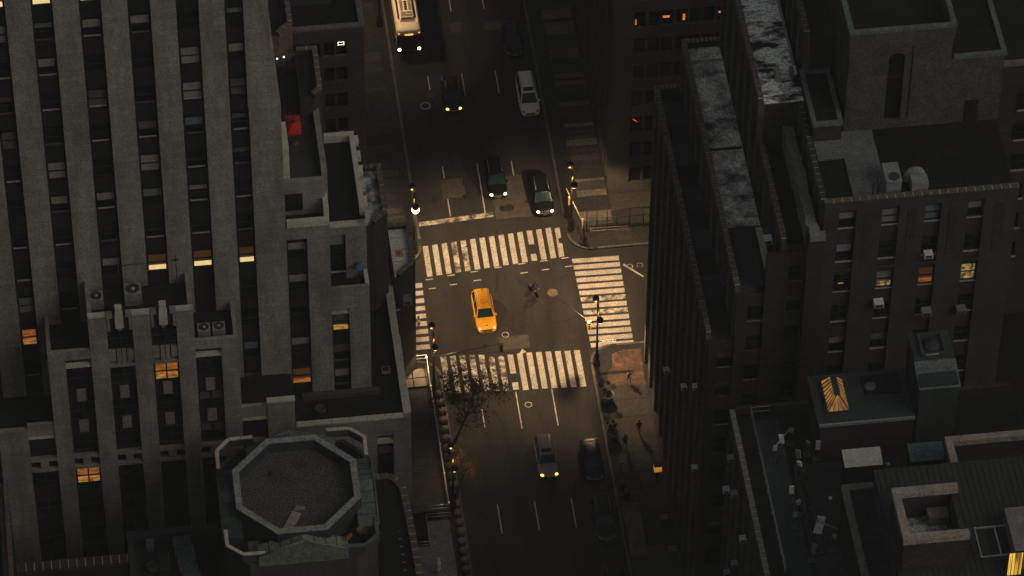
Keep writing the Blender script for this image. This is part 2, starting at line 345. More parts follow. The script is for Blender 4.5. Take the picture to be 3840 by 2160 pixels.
# patches and covers
for (x0, x1, y0, y1, m) in [(-.35, 3.35, 9.5, 15.3, 'asphalt_patch'), (-5.2, -3.0, 12.9, 15.6, 'asphalt_patch'), (-2.1, .75, -8.0, -6.3, 'asphalt_patch'), (-1.75, -.3, 36.6, 38, 'asphalt_patch'), (1.85, 3.5, 36.5, 37.8, 'asphalt_patch')]:
    pts = []
    for (a, b, c, d) in ((x0, y0, x1, y0), (x1, y0, x1, y1), (x1, y1, x0, y1), (x0, y1, x0, y0)):
        for i in range(6):
            t = i/6; pts.append((a+(c-a)*t+random.uniform(-.07, .07), b+(d-b)*t+random.uniform(-.07, .07)))
    sheet('asphalt_patch', pts, Z1, m, road)
def disc(name, x, y, r, z, m, n=20): return sheet(name, [(x+r*cos(2*pi*i/n), y+r*sin(2*pi*i/n)) for i in range(n)], z, m, road)
def annulus(name, x, y, r, wd, z, m, n=28):
    v = [((r)*cos(2*pi*i/n), (r)*sin(2*pi*i/n), 0) for i in range(n)]+[((r-wd)*cos(2*pi*i/n), (r-wd)*sin(2*pi*i/n), 0) for i in range(n)]
    return mesh(name, v, [(i, (i+1) % n, n+(i+1) % n, n+i) for i in range(n)], m, road, (x, y, z))
for (x, y, r) in [(-4.87, 27.68, .52), (-.77, -4.62, .36), (.28, -13.88, .36)]:
    annulus('manhole_rim', x, y, r, .075, Z2+.004, 'paint'); disc('manhole_cover', x, y, r-.06, Z2+.002, 'iron')
disc('manhole_cover', 3.83, -1.07, .52, Z1, 'iron_brown'); annulus('manhole_rim', 3.83, -1.07, .55, .04, Z2, 'iron')
disc('manhole_cover', 4.86, -6.99, .42, Z1, 'iron'); annulus('manhole_rim', 4.86, -6.99, .46, .05, Z2, 'asphalt_patch')
disc('manhole_cover', 1.05, 10.93, .5, Z2, 'iron'); disc('manhole_cover', -4.4, 17.6, .45, Z1, 'iron')
# sealed cracks and oil spots
rc = random.Random(9)
for (x, y, a, L_) in ((-6.2, -6.5, .1, 7), (-1.0, 1.0, 1.45, 9), (3.0, -4.0, .5, 5), (-6.5, 20, 1.5, 9), (.5, 33, 1.52, 10), (-3.0, -22, 1.5, 8), (2.8, -30, 1.4, 9), (-7.0, -30, 1.6, 7), (4.6, 2, .2, 5), (-2.5, 16, 1.2, 5)):
    p = Vector((x, y)); pts_ = [p.copy()]
    for i in range(10): a += rc.uniform(-.25, .25); p = p+Vector((cos(a), sin(a)))*L_/10; pts_.append(p.copy())
    up_ = [q+Vector((-sin(a), cos(a)))*rc.uniform(.025, .05) for q in pts_]; dn_ = [q-Vector((-sin(a), cos(a)))*rc.uniform(.025, .05) for q in pts_]
    N_ = len(pts_); c_ = pts_[0]
    mesh('sealed_crack', [(q.x-c_.x, q.y-c_.y, 0) for q in up_+dn_], [(N_+i, N_+i+1, i+1, i) for i in range(N_-1)], 'tar', road, (c_.x, c_.y, Z1+.0015))
for i in range(26):
    x, y = rc.choice([-6.4, -3.1, .4, 4.1])+rc.gauss(0, .35), rc.uniform(-40, 40); r_ = rc.uniform(.12, .38)
    sheet('oil_spot', [(x+r_*rc.uniform(.7, 1.1)*cos(k*pi/6), y+1.5*r_*rc.uniform(.7, 1.1)*sin(k*pi/6)) for k in range(12)], Z1+.0005+.00005*i, 'oil', road)
# lane lines
for X in (-4.8, -1.34, 2.1):
    for (a, b) in ((-31, -27.4), (-18.3 if X > -4 else -17.7, -13.6 if X > -4 else -15.4), (10.4, 17.4), (27.2, 30.5), (39.8, 43.4), (53, 56.5), (-45.5, -42)):
        if (a, b) == (10.4, 17.4):
            if X == -4.8: rect('lane_dash', X-.055, X+.055, 10.4, 12.8, Z2, 'paint'); a = 15.7
            if X > 2: a = 15.35
        if X < -4 and 27 < a < 28: a = 28.5
        rect('lane_dash', X-.055, X+.055, a, b, Z2, 'paint')
sl = sheet('stop_line', [(-8.0, 9.35), (-.6, 9.85), (-.6, 10.5), (-8.0, 9.95)], Z2, 'paint_worn', road)
# crosswalk bars
for i in range(15):
    x = -8.0+.943*i; o_ = (x+8)*.085
    if i == 11:
        sheet('crosswalk_bar', [(x, 4.75+o_), (x+.54, 4.75+o_), (x+.54, 6.65+o_), (x, 6.65+o_)], Z2, 'paint', road); sheet('crosswalk_bar', [(x, 2.5+o_), (x+.54, 2.5+o_), (x+.54, 3.45+o_), (x, 3.45+o_)], Z2, 'paint', road)
    elif i == 14:
        sheet('crosswalk_bar', [(x-.1, 2.45+o_), (x+.40, 2.5+o_), (x+.44, 4.3+o_), (x+.12, 4.4+o_), (x+.12, 5.0+o_), (x+.44, 5.1+o_), (x+.44, 6.5+o_), (x-.04, 6.4+o_)], Z2, 'paint', road)
    else:
        sheet('crosswalk_bar', [(x, 2.45+o_), (x+.54, 2.5+o_), (x+.54, 6.65+o_), (x, 6.6+o_)], Z2, 'paint' if i not in (3, 4) else 'paint_worn', road)
for i in range(15):
    x = -7.95+.915*i; o_ = -(x+8)*.055
    m = 'paint' if i > 8 else 'paint_worn'
    if i == 7:
        sheet('crosswalk_bar', [(x, -11.2), (x+.55, -11.2), (x+.55, -8.75), (x, -8.7)], Z2, 'paint', road); sheet('crosswalk_bar', [(x, -13.3), (x+.55, -13.3), (x+.55, -12.35), (x, -12.35)], Z2, 'paint', road)
    elif i in (5, 6):
        sheet('crosswalk_bar', [(x, -13.3), (x+.55, -13.3), (x+.55, -9.0), (x+.3, -8.75), (x, -8.95)], Z2, m, road)
    elif i == 8:
        sheet('crosswalk_bar', [(x, -13.45), (x+.55, -13.45), (x+.55, -8.75), (x+.95, -8.55), (x+.6, -8.1), (x+.3, -8.6), (x, -8.7)], Z2, 'paint', road)
    else:
        sheet('crosswalk_bar', [(x, -12.95+o_), (x+.55, -12.98+o_), (x+.55, -8.22+o_), (x, -8.2+o_)], Z2, m, road)
for i in range(14):
    y = 2.72-.872*i
    sheet('crosswalk_bar', [(6.3+.02*i, y-.12), (10.85-.015*i, y-.22), (10.9-.015*i, y+.38), (6.3+.02*i, y+.46)], Z2, 'paint' if i not in (6, 8) else 'paint_worn', road)
for i in range(9):
    y = 1.1-1.02*i
    sheet('crosswalk_bar', [(-12.4, y-.02), (-8.62-.02*i, y+.0), (-8.6-.02*i, y+.6), (-12.4, y+.58)], Z2, 'paint', road)
for (x, y) in [(-7.83, 2.08), (-5.67, 2.38), (-3.36, 2.6), (-1.02, 2.89), (1.36, 3.12), (3.53, 3.24), (5.63, 3.39), (-7.69, .83), (-5.6, 1.12), (-3.22, 1.4), (1.42, 1.87), (3.54, 2.05), (5.84, 2.23)]:
    rect('guide_dash', x-.36, x+.36, y-.06, y+.06, Z2, 'paint', sk=.03)
sheet('lane_edge_line', [(11.1, 1.8), (12.8, -.05), (12.95, .05), (11.25, 1.95)], Z2, 'paint', road)
annulus('bike_symbol', 12.4, 3.0, .32, .07, Z2, 'paint_worn'); annulus('bike_symbol', 13.4, 3.05, .32, .07, Z2, 'paint_worn')

# sidewalks with kerbs
def arc(cx, cy, r, a0, a1, n=8): return [(cx+r*cos(radians(a0+(a1-a0)*i/n)), cy+r*sin(radians(a0+(a1-a0)*i/n))) for i in range(n+1)]
def block_walk(name, pts, cols):
    o = prism(name, pts, -.02, .13, 'pave_b'); tag(o, kind='structure'); return o
ne = block_walk('sidewalk_north_east', [(6.2, 120)] + arc(8.6, 6.6, 2.4, 180, 270) + [(120, 4.2), (120, 120)], 0)
se = block_walk('sidewalk_south_east', [(120, -120), (120, -8.6)] + arc(8.4, -10.8, 2.2, 90, 180) + [(6.2, -120)], 0)
nw = block_walk('sidewalk_north_west', [(-120, 120), (-120, 4.2)] + arc(-10.5, 6.6, 2.4, 270, 360) + [(-8.1, 120)], 0)
sw = block_walk('sidewalk_south_west', [(-8.1, -120)] + arc(-10.3, -10.8, 2.2, 0, 90) + [(-120, -8.6), (-120, -120)], 0)
def kerb_run(par, a, b):
    a, b = Vector((*a, 0)), Vector((*b, 0)); d = b-a; n = max(1, round(d.length/1.8)); rz = atan2(d.y, d.x)
    for i in range(n):
        c = a+d*((i+.5)/n); o = bpy.data.objects.new('kerb_stone', boxmesh(d.length/n-.03, .24, .15, 'kerb')); o.location = Vector((c.x, c.y, 0))-wloc(par); o.rotation_euler = (0, 0, rz); link(o, par)
kerb_run(ne, (6.3, 9.4), (6.3, 46)); kerb_run(nw, (-8.2, 7.5), (-8.2, 46)); kerb_run(se, (6.3, -11.0), (6.3, -44)); kerb_run(sw, (-8.2, -11.2), (-8.2, -44))
for par, pts in ((ne, arc(8.6, 6.6, 2.28, 180, 268, 6)), (se, arc(8.4, -10.8, 2.08, 92, 180, 6)), (nw, arc(-10.5, 6.6, 2.28, 272, 360, 6)), (sw, arc(-10.3, -10.8, 2.08, 0, 88, 6))):
    for i in range(6): kerb_run(par, pts[i], pts[i+1])
kerb_run(ne, (9, 4.32), (30, 4.32)); kerb_run(se, (9, -8.72), (24, -8.72))
def slabs(par, x0, x1, y0, y1, nx, dy, ms, jit=.5):
    y = y0; lx = (x1-x0)/nx
    while y < y1:
        m0 = random.choice(ms); d = dy*random.uniform(1-jit*.5, 1+jit*.5)
        for i in range(nx):
            m = m0 if random.random() < .7 else random.choice(ms)
            o = bpy.data.objects.new('paving_slab', boxmesh(lx-.025, round(d, 1)-.035, .02, m)); o.location = Vector((x0+(i+.5)*lx, y+d/2, .125+random.uniform(0, .008)))-wloc(par); link(o, par)
        y += round(d, 1)
slabs(ne, 7.9, 10.95, 7.4, 42, 1, .6, ['pave', 'pave_b', 'pave_c', 'pave_b', 'pave_c'], 1.0)
slabs(nw, -12.9, -9.2, 9.5, 44, 1, .7, ['pave_b', 'pave_b', 'pave', 'tar_grey'], 1.0)
slabs(se, 6.55, 11.1, -44, -15.2, 2, 2.4, ['pave', 'pave', 'pave_b'], .2)
slabs(ne, 11.05, 20, 5.0, 11.3, 6, 2.1, ['pave', 'pave_b'], .2)
pr_ = sheet('brick_paving', [(7.4, -13.9), (11.0, -14.2), (11.2, -9.6), (9.6, -9.5), (8.4, -9.9), (8.2, -11.5), (7.6, -12.4)], .160, 'pave_red', se)
rect('tree_pit', 6.6, 8.2, -35.3, -28.9, .158, 'pave_c', se)

# ================================================================== WEST: THE SETBACK TOWER
tw = thing('setback_tower', 'tall limestone tower with pale vertical piers and stepped terraces on the left', 'building', (-36.4, -20, 0))
YT = -26.7
box('core', -56, -24.02, YT+.5, -11, 0, 86, 'spandrel', tw)
piers = [(-52.95, -50.85), (-49.05, -46.97), (-45.45, -43.35), (-41.6, -39.45), (-37.65, -35.5), (-33.65, -31.55), (-29.7, -27.57)]
for (a, b) in piers:
    box('pier', a, b, YT, YT+.5, 0, 86, 'limestone', tw)
box('pier', -26.05, -24.0, YT, YT+.5, 53, 86, 'limestone', tw)
box('pier', -26.0, -23.3, YT, YT+.5, 16.5, 53, 'limestone', tw)
box('east_wall', -24.02, -23.3, YT+.5, -12, 0, 53, 'limestone', tw); box('east_wall', -24.02, -23.95, YT+.5, -11, 53, 86, 'limestone', tw)
box('buttress', -23.3, -22.75, YT+.2, YT+3.5, 44, 47.6, 'limestone_pale', tw)
gaps = [(-50.85, -49.05), (-46.97, -45.45), (-43.35, -41.6), (-39.45, -37.65), (-35.5, -33.65), (-31.55, -29.7), (-27.57, -26.0)]
shadepat = random.Random(3)
for gi, (a, b) in enumerate(gaps):
    for k in range(-4, 9):
        zt = 36.05+4.035*k; z0 = zt-2.1
        lit = None
        if k == 0 and gi in (4, 5, 6): lit = ('lit_brown', 'lit_cream')
        if k == 8 and gi in (1, 2, 3): lit = ('lit_brown', 'lit_cream')
        if k == -2 and gi == 1: lit = ('lit_amber', 'lit_gold')
        if zt < 33 and gi in (3, 4, 5): continue
        r = shadepat.random()
        sh = None if lit else ('shade_dim' if r < .28 else 'shade' if r < .46 else 'shade_blue' if r < .56 else None)
        hh = shadepat.choice([.28, .45, .48, .9]); low = shadepat.choice([None, None, 'sill', 'shade_dim'])
        window(tw, a+.1, b-.1, z0, zt, YT+.44, sh, hh, lit, sill=False, low=low if not lit else None)
        box('spandrel', a, b, YT+.30, YT+.48, z0-1.75, z0-.1, 'spandrel', tw)
# right wing
WY = YT
box('wing_core', -23.3, -19.55, WY+.5, -9, 0, 38.0, 'spandrel', tw)
box('wing_core', -19.55, -16.2, WY+2.6, -14.5, 0, 36.2, 'spandrel', tw)
box('wing_core', -19.55, -16.2, WY+.5, WY+2.6, 0, 29.0, 'spandrel', tw)
box('pier', -21.5, -19.54, WY, WY+.5, 16.5, 36.7, 'limestone', tw)
box('wall', -23.3, -19.54, WY-.02, WY+.5, 36.7, 38.2, 'limestone', tw)
box('parapet', -23.2, -19.6, WY-.06, WY+.35, 38.2, 38.9, 'limestone_pale', tw); box('parapet', -19.95, -19.5, WY+.35, WY+2.4, 38.2, 39.9, 'limestone_pale', tw)
box('wall', -23.3, -19.75, WY+1.7, WY+2.2, 38, 42.0, 'limestone', tw)
box('recess', -23.15, -21.65, WY+1.62, WY+1.75, 38.6, 40.6, 'glass', tw)
box('wall', -19.9, -19.4, WY+2.2, -13.6, 38, 42.6, 'limestone', tw)
for k in range(-5, 0):
    zt = 36.05+4.035*k
    if zt > 17.5: window(tw, -23.25, -21.55, zt-2.1, zt, WY+.44, random.choice(['shade_dim', 'shade', None]), .45, ('lit_brown', 'lit_amber') if k == -4 else None, sill=False)
    box('spandrel', -23.3, -21.5, WY+.3, WY+.48, max(16.6, zt-3.9), zt-2.2, 'spandrel', tw)
window(tw, -23.25, -21.55, 33.95, 36.05, WY+.44, 'shade', .45, sill=False); box('spandrel', -23.3, -21.5, WY+.3, WY+.48, 32.1, 33.8, 'spandrel', tw)
# wing, avenue side: wall behind the balcony, the balcony itself, pier below
box('wall', -18.0, -16.15, WY+2.1, WY+2.6, 29, 35.6, 'limestone', tw); box('wall', -19.54, -18.0, WY+2.1, WY+2.6, 34.6, 35.6, 'limestone', tw)
window(tw, -19.5, -18.05, 29.9, 34.5, WY+2.45, 'shade', .28, sill=True)
box('coping', -19.5, -16.0, WY+2.05, WY+2.7, 35.6, 35.85, 'limestone_pale', tw)
box('parapet', -19.54, -16.2, WY-.02, WY+.3, 28.9, 30.1, 'limestone', tw); box('parapet', -16.5, -16.15, WY+.3, WY+2.1, 28.9, 30.1, 'limestone_pale', tw)
box('wall', -19.54, -18.0, WY+.02, WY+.5, 27.3, 28.9, 'limestone', tw); box('pier', -18.0, -16.17, WY, WY+.5, 16.5, 28.9, 'limestone', tw)
box('lintel', -19.54, -18.0, WY+.1, WY+.5, 26.7, 27.0, 'limestone_pale', tw)
for (z0, zt, sh, lit) in ((24.3, 26.6, None, ('shade_dim', 'lit_gold')), (20.3, 22.6, 'shade_dim', None), (17.2, 19.4, 'shade', None)):
    window(tw, -19.5, -18.05, z0, zt, WY+.44, sh, .5, lit, sill=False, low='shade_dim')
# wing roof with coping running north
box('wing_roof', -19.3, -16.6, WY+2.7, -14.6, 36.2, 36.4, 'tar', tw)
box('parapet', -16.65, -16.2, WY+2.7, -14.4, 36.2, 37.2, 'limestone_pale', tw); box('parapet', -19.45, -16.65, -14.9, -14.4, 36.2, 37.2, 'limestone_pale', tw)
for i in range(6): box('cornice_block', -16.22, -15.85, -25+1.9*i, -24.2+1.9*i, 36.3, 36.9, 'limestone_pale', tw)
box('wall', -19.42, -16.25, -14.38, -13.4, 0, 36.1, 'limestone', tw)
# umbrella terrace
box('terrace_floor', -23.3, -19.9, WY+2.2, -11, 41.6, 41.75, 'tar_grey', tw)
box('terrace_wall', -23.4, -19.6, -11.4, -11, 41.6, 44.2, 'stone_dark', tw)
# stepped bays toward the cross street
def bay(parent, x0, x1, y0, y1, z, ch, roofm, wallm='brick', m='coping_brown'):
    pts = [(x0, y0), (x1-ch, y0), (x1, y0+ch), (x1, y1), (x0, y1)]
    prism('bay', pts, 0, z-.5, wallm, parent)
    prism('bay_roof', [(x0+.2, y0+.2), (x1-ch-.1, y0+.3), (x1-.35, y0+ch+.1), (x1-.35, y1-.35), (x0+.2, y1-.35)], z-.5, z-.42, roofm, parent)
    h = .2
    for (a, b) in (((x1-ch-.05, y0+h*.6), (x1-h*.6, y0+ch-.05)), ((x1-h, y0+ch+.12), (x1-h, y1-.45)), ((x1-.02, y1-h), (x0+.2, y1-h))):
        d = Vector((b[0]-a[0], b[1]-a[1])); rz = atan2(d.y, d.x)
        o = bpy.data.objects.new('parapet', boxmesh(d.length, .36, .5, wallm)); o.location = Vector(((a[0]+b[0])/2, (a[1]+b[1])/2, z-.5))-wloc(parent); o.rotation_euler = (0, 0, rz); link(o, parent)
        coping(parent, a, b, z, .46, .12, .8, m)
bay(tw, -16.1, -13.45, -16.9, -9.6, 28, 1.3, 'roof_mossy', 'brick_grey')
bay(tw, -21.0, -19.0, -17.0, -11.0, 44.6, .8, 'tar', 'brick')
bay(tw, -24.5, -21.0, -11.3, -5.0, 46.8, 1.3, 'tar', 'brick_red')
# front block below
FY = -31.2
box('front_core', -44.75, -41.0, FY+.5, YT, 0, 28.5, 'spandrel', tw); box('front_core', -41.0, -31.9, FY+.5, YT, 0, 32.4, 'spandrel', tw)
box('front_core', -31.9, -28.15, FY+.5, YT, 0, 28.5, 'spandrel', tw); box('front_core', -56, -44.75, FY+.5, YT, 0, 19.6, 'spandrel', tw); box('front_core', -28.15, -23.4, FY+.5, YT, 0, 19.6, 'spandrel', tw)
box('terrace_floor', -40.6, -32.3, FY+.5, YT, 32.4, 32.5, 'tar', tw)
for (a, b) in ((-44.4, -41.0), (-31.9, -28.5)): box('terrace_floor', a, b, FY+.5, YT, 28.5, 28.58, 'tar', tw)
for (a, b) in ((-56, -44.8), (-28.1, -23.8)): box('terrace_floor', a, b, FY+.5, YT, 19.6, 19.68, 'tar', tw)
for (a, b, zt) in ((-44.75, -43.25, 28.6), (-41, -39.43, 33.4), (-37.2, -35.63, 33.6), (-33.4, -31.9, 33.4), (-29.65, -28.15, 28.6), (-49.7, -47.1, 20.1), (-25.9, -23.45, 20.9)):
    box('pier', a, b, FY, FY+.5, 0, zt, 'limestone', tw)
# parapets of the terraces
for (a, b) in ((-44.75, -41.0), (-31.9, -28.15)):
    box('parapet', a, b, FY+.04, FY+.42, 28.6, 29.7, 'limestone', tw)
box('parapet', -44.75, -44.4, FY+.42, YT, 28.5, 29.7, 'limestone', tw); box('parapet', -28.5, -28.15, FY+.42, YT, 28.5, 29.7, 'limestone', tw)
box('parapet', -41.0, -40.6, FY+.45, YT, 32.4, 33.8, 'limestone', tw); box('parapet', -32.3, -31.9, FY+.45, YT, 32.4, 33.8, 'limestone', tw)
for (a, b) in ((-41.0, -39.5), (-37.2, -35.6), (-33.4, -31.9)): box('parapet', a, b, FY+.05, FY+.45, 33.62, 33.95, 'limestone_pale', tw)
for cx in (-38.3, -34.5):       # crests between the piers
    box('crest_panel', cx-1.1, cx+1.1, FY+.15, FY+.45, 31.9, 33.5, 'spandrel', tw)
    box('crest', cx-.36, cx+.36, FY-.15, FY+.15, 32.3, 34.1, 'limestone_pale', tw); box('crest_cap', cx-.30, cx+.30, FY-.10, FY+.45, 34.1, 34.75, 'limestone_pale', tw)
    for s in (-1, 1): box('crest_block', cx+s*.85-.28, cx+s*.85+.28, FY, FY+.45, 33.5, 34.0, 'limestone', tw); box('crest_rib', cx+s*.95-.12, cx+s*.95+.12, FY, FY+.2, 31.9, 33.5, 'limestone', tw)
    box('crest_foot', cx-.2, cx+.2, FY-.1, FY+.15, 31.95, 32.3, 'limestone', tw)
for (a, b) in ((-56, -49.7), (-47.1, -44.75), (-28.15, -25.9)): box('parapet', a, b, FY+.1, FY+.45, 19.2, 20.6, 'limestone', tw)
box('coping', -25.9, -23.4, FY-.05, FY+.5, 20.9, 21.1, 'limestone_pale', tw)
for (a, b, zl) in ((-43.25, -41.0, 27.5), (-31.9, -29.65, 27.5), (-47.1, -44.75, 18.7), (-28.15, -25.9, 18.7)):
    box('lintel', a, b, FY+.12, FY+.5, zl, zl+.35, 'limestone_pale', tw)
fg = [(-47.1, -44.75, 18.5), (-43.25, -41.0, 27.4), (-39.43, -37.2, 31.8), (-35.63, -33.4, 31.8), (-31.9, -29.65, 27.4), (-28.15, -25.9, 18.5)]
for gi, (a, b, top) in enumerate(fg):
    c = (a+b)/2
    def win2(z0, z1, lit=None, sh=None): window(tw, a+.08, b-.08, z0, z1, FY+.46, sh, .45, lit, mullion=True, sill=False)
    if top > 30:
        win2(29.3, 31.8)
        box('carved_band', a, b, FY+.05, FY+.46, 27.2, 27.5, 'limestone', tw)
        for s in (-1, 1):
            box('carved_block', c+s*.80-.30, c+s*.80+.30, FY+.1, FY+.46, 27.9, 29.2, 'limestone', tw); box('carved_block', c+s*.22-.18, c+s*.22+.18, FY+.1, FY+.46, 27.5, 29.2, 'limestone', tw)
    for (z0, z1) in ((24.8, 27.0), (20.55, 22.85), (16.5, 18.6)):
        if z1 > top: continue
        win2(z0, z1, ('lit_amber', 'lit_gold') if (gi == 3 and z1 == 27.0) else None, 'shade_dim' if (gi == 4 and z1 < 24) or (gi == 5) else None)
    for (z0, z1) in ((22.95, 24.45), (18.95, 20.4)):
        if z1 < top: box('carved_panel', c-.40, c+.40, FY+.30, FY+.46, z0, z1, 'panel_grey', tw)
    box('carved_band', a, b, FY+.05, FY+.46, 14.35, 14.65, 'limestone', tw); box('carved_band', a, b, FY+.05, FY+.46, 15.75, 16.1, 'limestone', tw)
    box('carved_block', c-.35, c+.35, FY+.1, FY+.46, 14.8, 15.75, 'limestone', tw)
    win2(12.05, 14.1, ('lit_amber', 'lit_gold') if gi == 1 else None)
    win2(8.0, 10.2, None, 'shade_dim' if gi == 5 else None); win2(4.0, 6.2); win2(.6, 2.6)
# low wing along the avenue with its wide coping
box('low_core', -23.4, -13.55, -30.5, -8.8, 0, 16.3, 'spandrel', tw)
box('low_roof', -23.3, -13.5, -30.6, -8.7, 16.3, 16.45, 'tar', tw)
box('parapet', -23.4, -13.1, -31.0, -30.45, 15.6, 17.2, 'limestone', tw); box('parapet', -13.65, -13.1, -30.45, -8.3, 0, 17.2, 'limestone', tw); box('parapet', -16.0, -13.65, -8.9, -8.3, 0, 17.2, 'limestone', tw)
for i in range(7): box('coping_stone', -13.72, -13.02-.04*(i % 2), -30.5+3.2*i, -27.36+3.2*i, 17.2, 17.36, 'limestone_pale', tw)
for i in range(6): box('coping_stone', -23.35+1.6*i, -21.79+1.6*i, -31.1+.05*(i % 2), -30.5, 17.2, 17.36, 'limestone_pale', tw)
for (a, b) in ((-23.4, -21.4), (-21.38, -19.7), (-19.68, -17.9), (-17.88, -16.17), (-14.7, -13.1)): box('wall_panel', a, b, -31.0, -30.5, 0, 15.6, 'limestone', tw)
box('wall_panel', -16.17, -14.7, -30.9, -30.5, 14.9, 15.6, 'limestone', tw); box('lintel', -16.15, -14.72, -30.98, -30.55, 13.9, 14.3, 'limestone_pale', tw)
for z0 in (2, 6, 10): window(tw, -16.12, -14.75, z0, z0+3.2, -30.56, 'shade_dim', .3, sill=False)
box('roof_curb', -15.5, -22.5, WY-.55, WY-.03, 16.45, 16.95, 'stone_dark', tw); box('roof_hatch', -15.05, -14.3, -24.9, -24.2, 16.45, 16.8, 'panel_grey', tw); box('hatch_lid', -14.95, -14.4, -24.8, -24.3, 16.8, 16.83, 'tar', tw)
lathe('roof_drain', [(.5, 0), (.5, .35), (.42, .37), (.40, .1)], 'stone_dark', tw, (-21.0, -28.6, 16.45), 16, local=False)

# things on the tower terraces
def condenser(x, y, z, s, label, fan=True):
    t = thing('air_conditioner', label, 'air conditioner', (x, y, z), group='condensers on the tower terraces')
    box('cabinet', x-s/2, x+s/2, y-s*.45, y+s*.45, z+.12, z+s*1.05, 'steel', t)
    box('stand', x-s*.45, x+s*.45, y-s*.4, y+s*.4, z, z+.12, 'steel_dark', t)
    lathe('fan_guard', [(s*.40, 0), (s*.40, .05), (s*.34, .06), (s*.33, .02)], 'steel_dark', t, (0, 0, s*1.05), 20)
    lathe('fan_hub', [(s*.13, 0), (s*.13, .07), (s*.05, .09)], 'steel', t, (0, 0, s*1.05), 12)
    for i in range(4): box('fan_blade', -s*.30, s*.30, -.045, .045, s*1.05+.01+.004*i, s*1.05+.02+.004*i, 'black_paint', t, rz=i*pi/4, local=True)
condenser(-40.1, -28.6, 32.5, 1.25, 'smaller round-fan condenser at the left end of the upper tower terrace')
condenser(-36.9, -28.4, 32.5, 1.5, 'larger condenser near the middle of the upper tower terrace')
condenser(-31.0, -29.6, 28.58, 1.1, 'left condenser of the pair on the dark right-hand tower terrace')
condenser(-29.7, -29.6, 28.58, 1.1, 'right condenser of the pair on the dark right-hand tower terrace')
t = thing('antenna_mast', 'thin black antenna mast standing beside the lit row of tower windows', 'antenna', (-33.0, -27.6, 32.5))
tube('mast', (-33, -27.6, 32.5), (-33, -27.6, 36.9), .05, .035, 'black_paint', t); box('crossbar', -33.35, -32.75, -27.63, -27.57, 36.3, 36.4, 'black_paint', t)
t = thing('terrace_railing', 'thin dark pipe frame at the back of the upper tower terrace', 'railing', (-36.6, -27.0, 32.5))
for x in (-38.0, -35.5): tube('post', (x, -27.0, 32.5), (x, -27.0, 35.6), .04, .04, 'black_paint', t)
tube('top_rail', (-38, -27.0, 35.6), (-35.5, -27.0, 35.6), .03, .03, 'black_paint', t)
def umbrella(name, label, x, y, z, hx, hy, h, m, square=True):
    t = thing(name, label, 'umbrella', (x, y, z))
    tube('pole', (x, y, z), (x, y, z+h+.25), .035, .03, 'steel_dark', t)
    lathe('base', [(.35, 0), (.35, .06), (.08, .12)], 'steel_dark', t, (0, 0, 0), 12)
    if square:
        n = 6; V = []; F = []
        for j in range(n+1):
            for i in range(n+1):
                a, b = -1+2*i/n, -1+2*j/n; r = max(abs(a), abs(b)); V.append((a*hx, b*hy, h+.42*(1-r)+(-.05 if (r == 1 and (i+j) % 2) else 0)))
        for j in range(n):
            for i in range(n): F.append((j*(n+1)+i, j*(n+1)+i+1, (j+1)*(n+1)+i+1, (j+1)*(n+1)+i))
        k = len(V)
        for (a, b) in ((-1, -1), (1, -1), (1, 1), (-1, 1)): V.append((a*hx, b*hy, h-.2)); 
        F += [(0, n, k+1, k), (n, (n+1)*(n+1)-1, k+2, k+1), ((n+1)*(n+1)-1, n*(n+1), k+3, k+2), (n*(n+1), 0, k, k+3)]
        mesh('canopy', V, F, m, t)
        lathe('vent_cap', [(.22, 0), (.20, .08), (.05, .14)], 'hair', t, (0, 0, h+.40), 10)
        box('seam', -hx, hx, -.03, .03, h+.43, h+.436, 'hair', t, local=True)
    else:
        lathe('canopy', [(hx, h-.05), (hx*.97, h), (hx*.5, h+.25), (.06, h+.40)], m, t, (0, 0, 0), 10)
        lathe('vent_cap', [(.1, 0), (.04, .1)], m, t, (0, 0, h+.4), 8)
    return t
umbrella('patio_umbrella', 'red square patio umbrella open on the terrace beside the tower', -21.85, -20.0, 41.75, .62, 1.15, 2.3, 'red_cloth')
umbrella('patio_umbrella', 'small round blue umbrella on the tower balcony above the avenue', -16.95, -25.1, 29.05, .48, .48, 1.9, 'blue_cloth', False)
for dx, dy, lab in ((-.2, 1.75, 'dark chair behind the red patio umbrella'), (1.15, .9, 'dark chair to the right of the red patio umbrella'), (-1.15, .2, 'dark chair to the left of the red patio umbrella')):
    x, y, z = -21.85+dx*.9, -20.0+dy, 41.75
    t = thing('patio_chair', lab, 'chair', (x, y, z), group='chairs on the umbrella terrace')
    box('seat', x-.25, x+.25, y-.25, y+.25, z+.4, z+.46, 'cloth_dark', t); box('backrest', x-.25, x+.25, y+.2, y+.26, z+.46, z+.95, 'cloth_dark', t)
    for a in (-.2, .2):
        for b in (-.2, .2): tube('leg', (x+a, y+b, z), (x+a, y+b, z+.4), .02, .02, 'steel_dark', t, 6)
t = thing('patio_table', 'small pale folded table on the balcony with the blue umbrella', 'table', (-18.6, -26.1, 29.05))
box('table_top', -18.95, -18.3, -26.35, -25.95, 29.6, 29.66, 'plank', t)
for a in (-18.85, -18.4): box('leg', a-.03, a+.03, -26.3, -26.0, 29.05, 29.6, 'plank', t)
t = thing('planter_box', 'blue planter tub in the corner of the tower balcony', 'planter', (-16.95, -26.0, 29.05))
box('tub', -17.2, -16.75, -26.25, -25.8, 29.05, 29.5, 'blue_cloth', t); box('soil', -17.15, -16.8, -26.2, -25.85, 29.5, 29.52, 'bark', t)
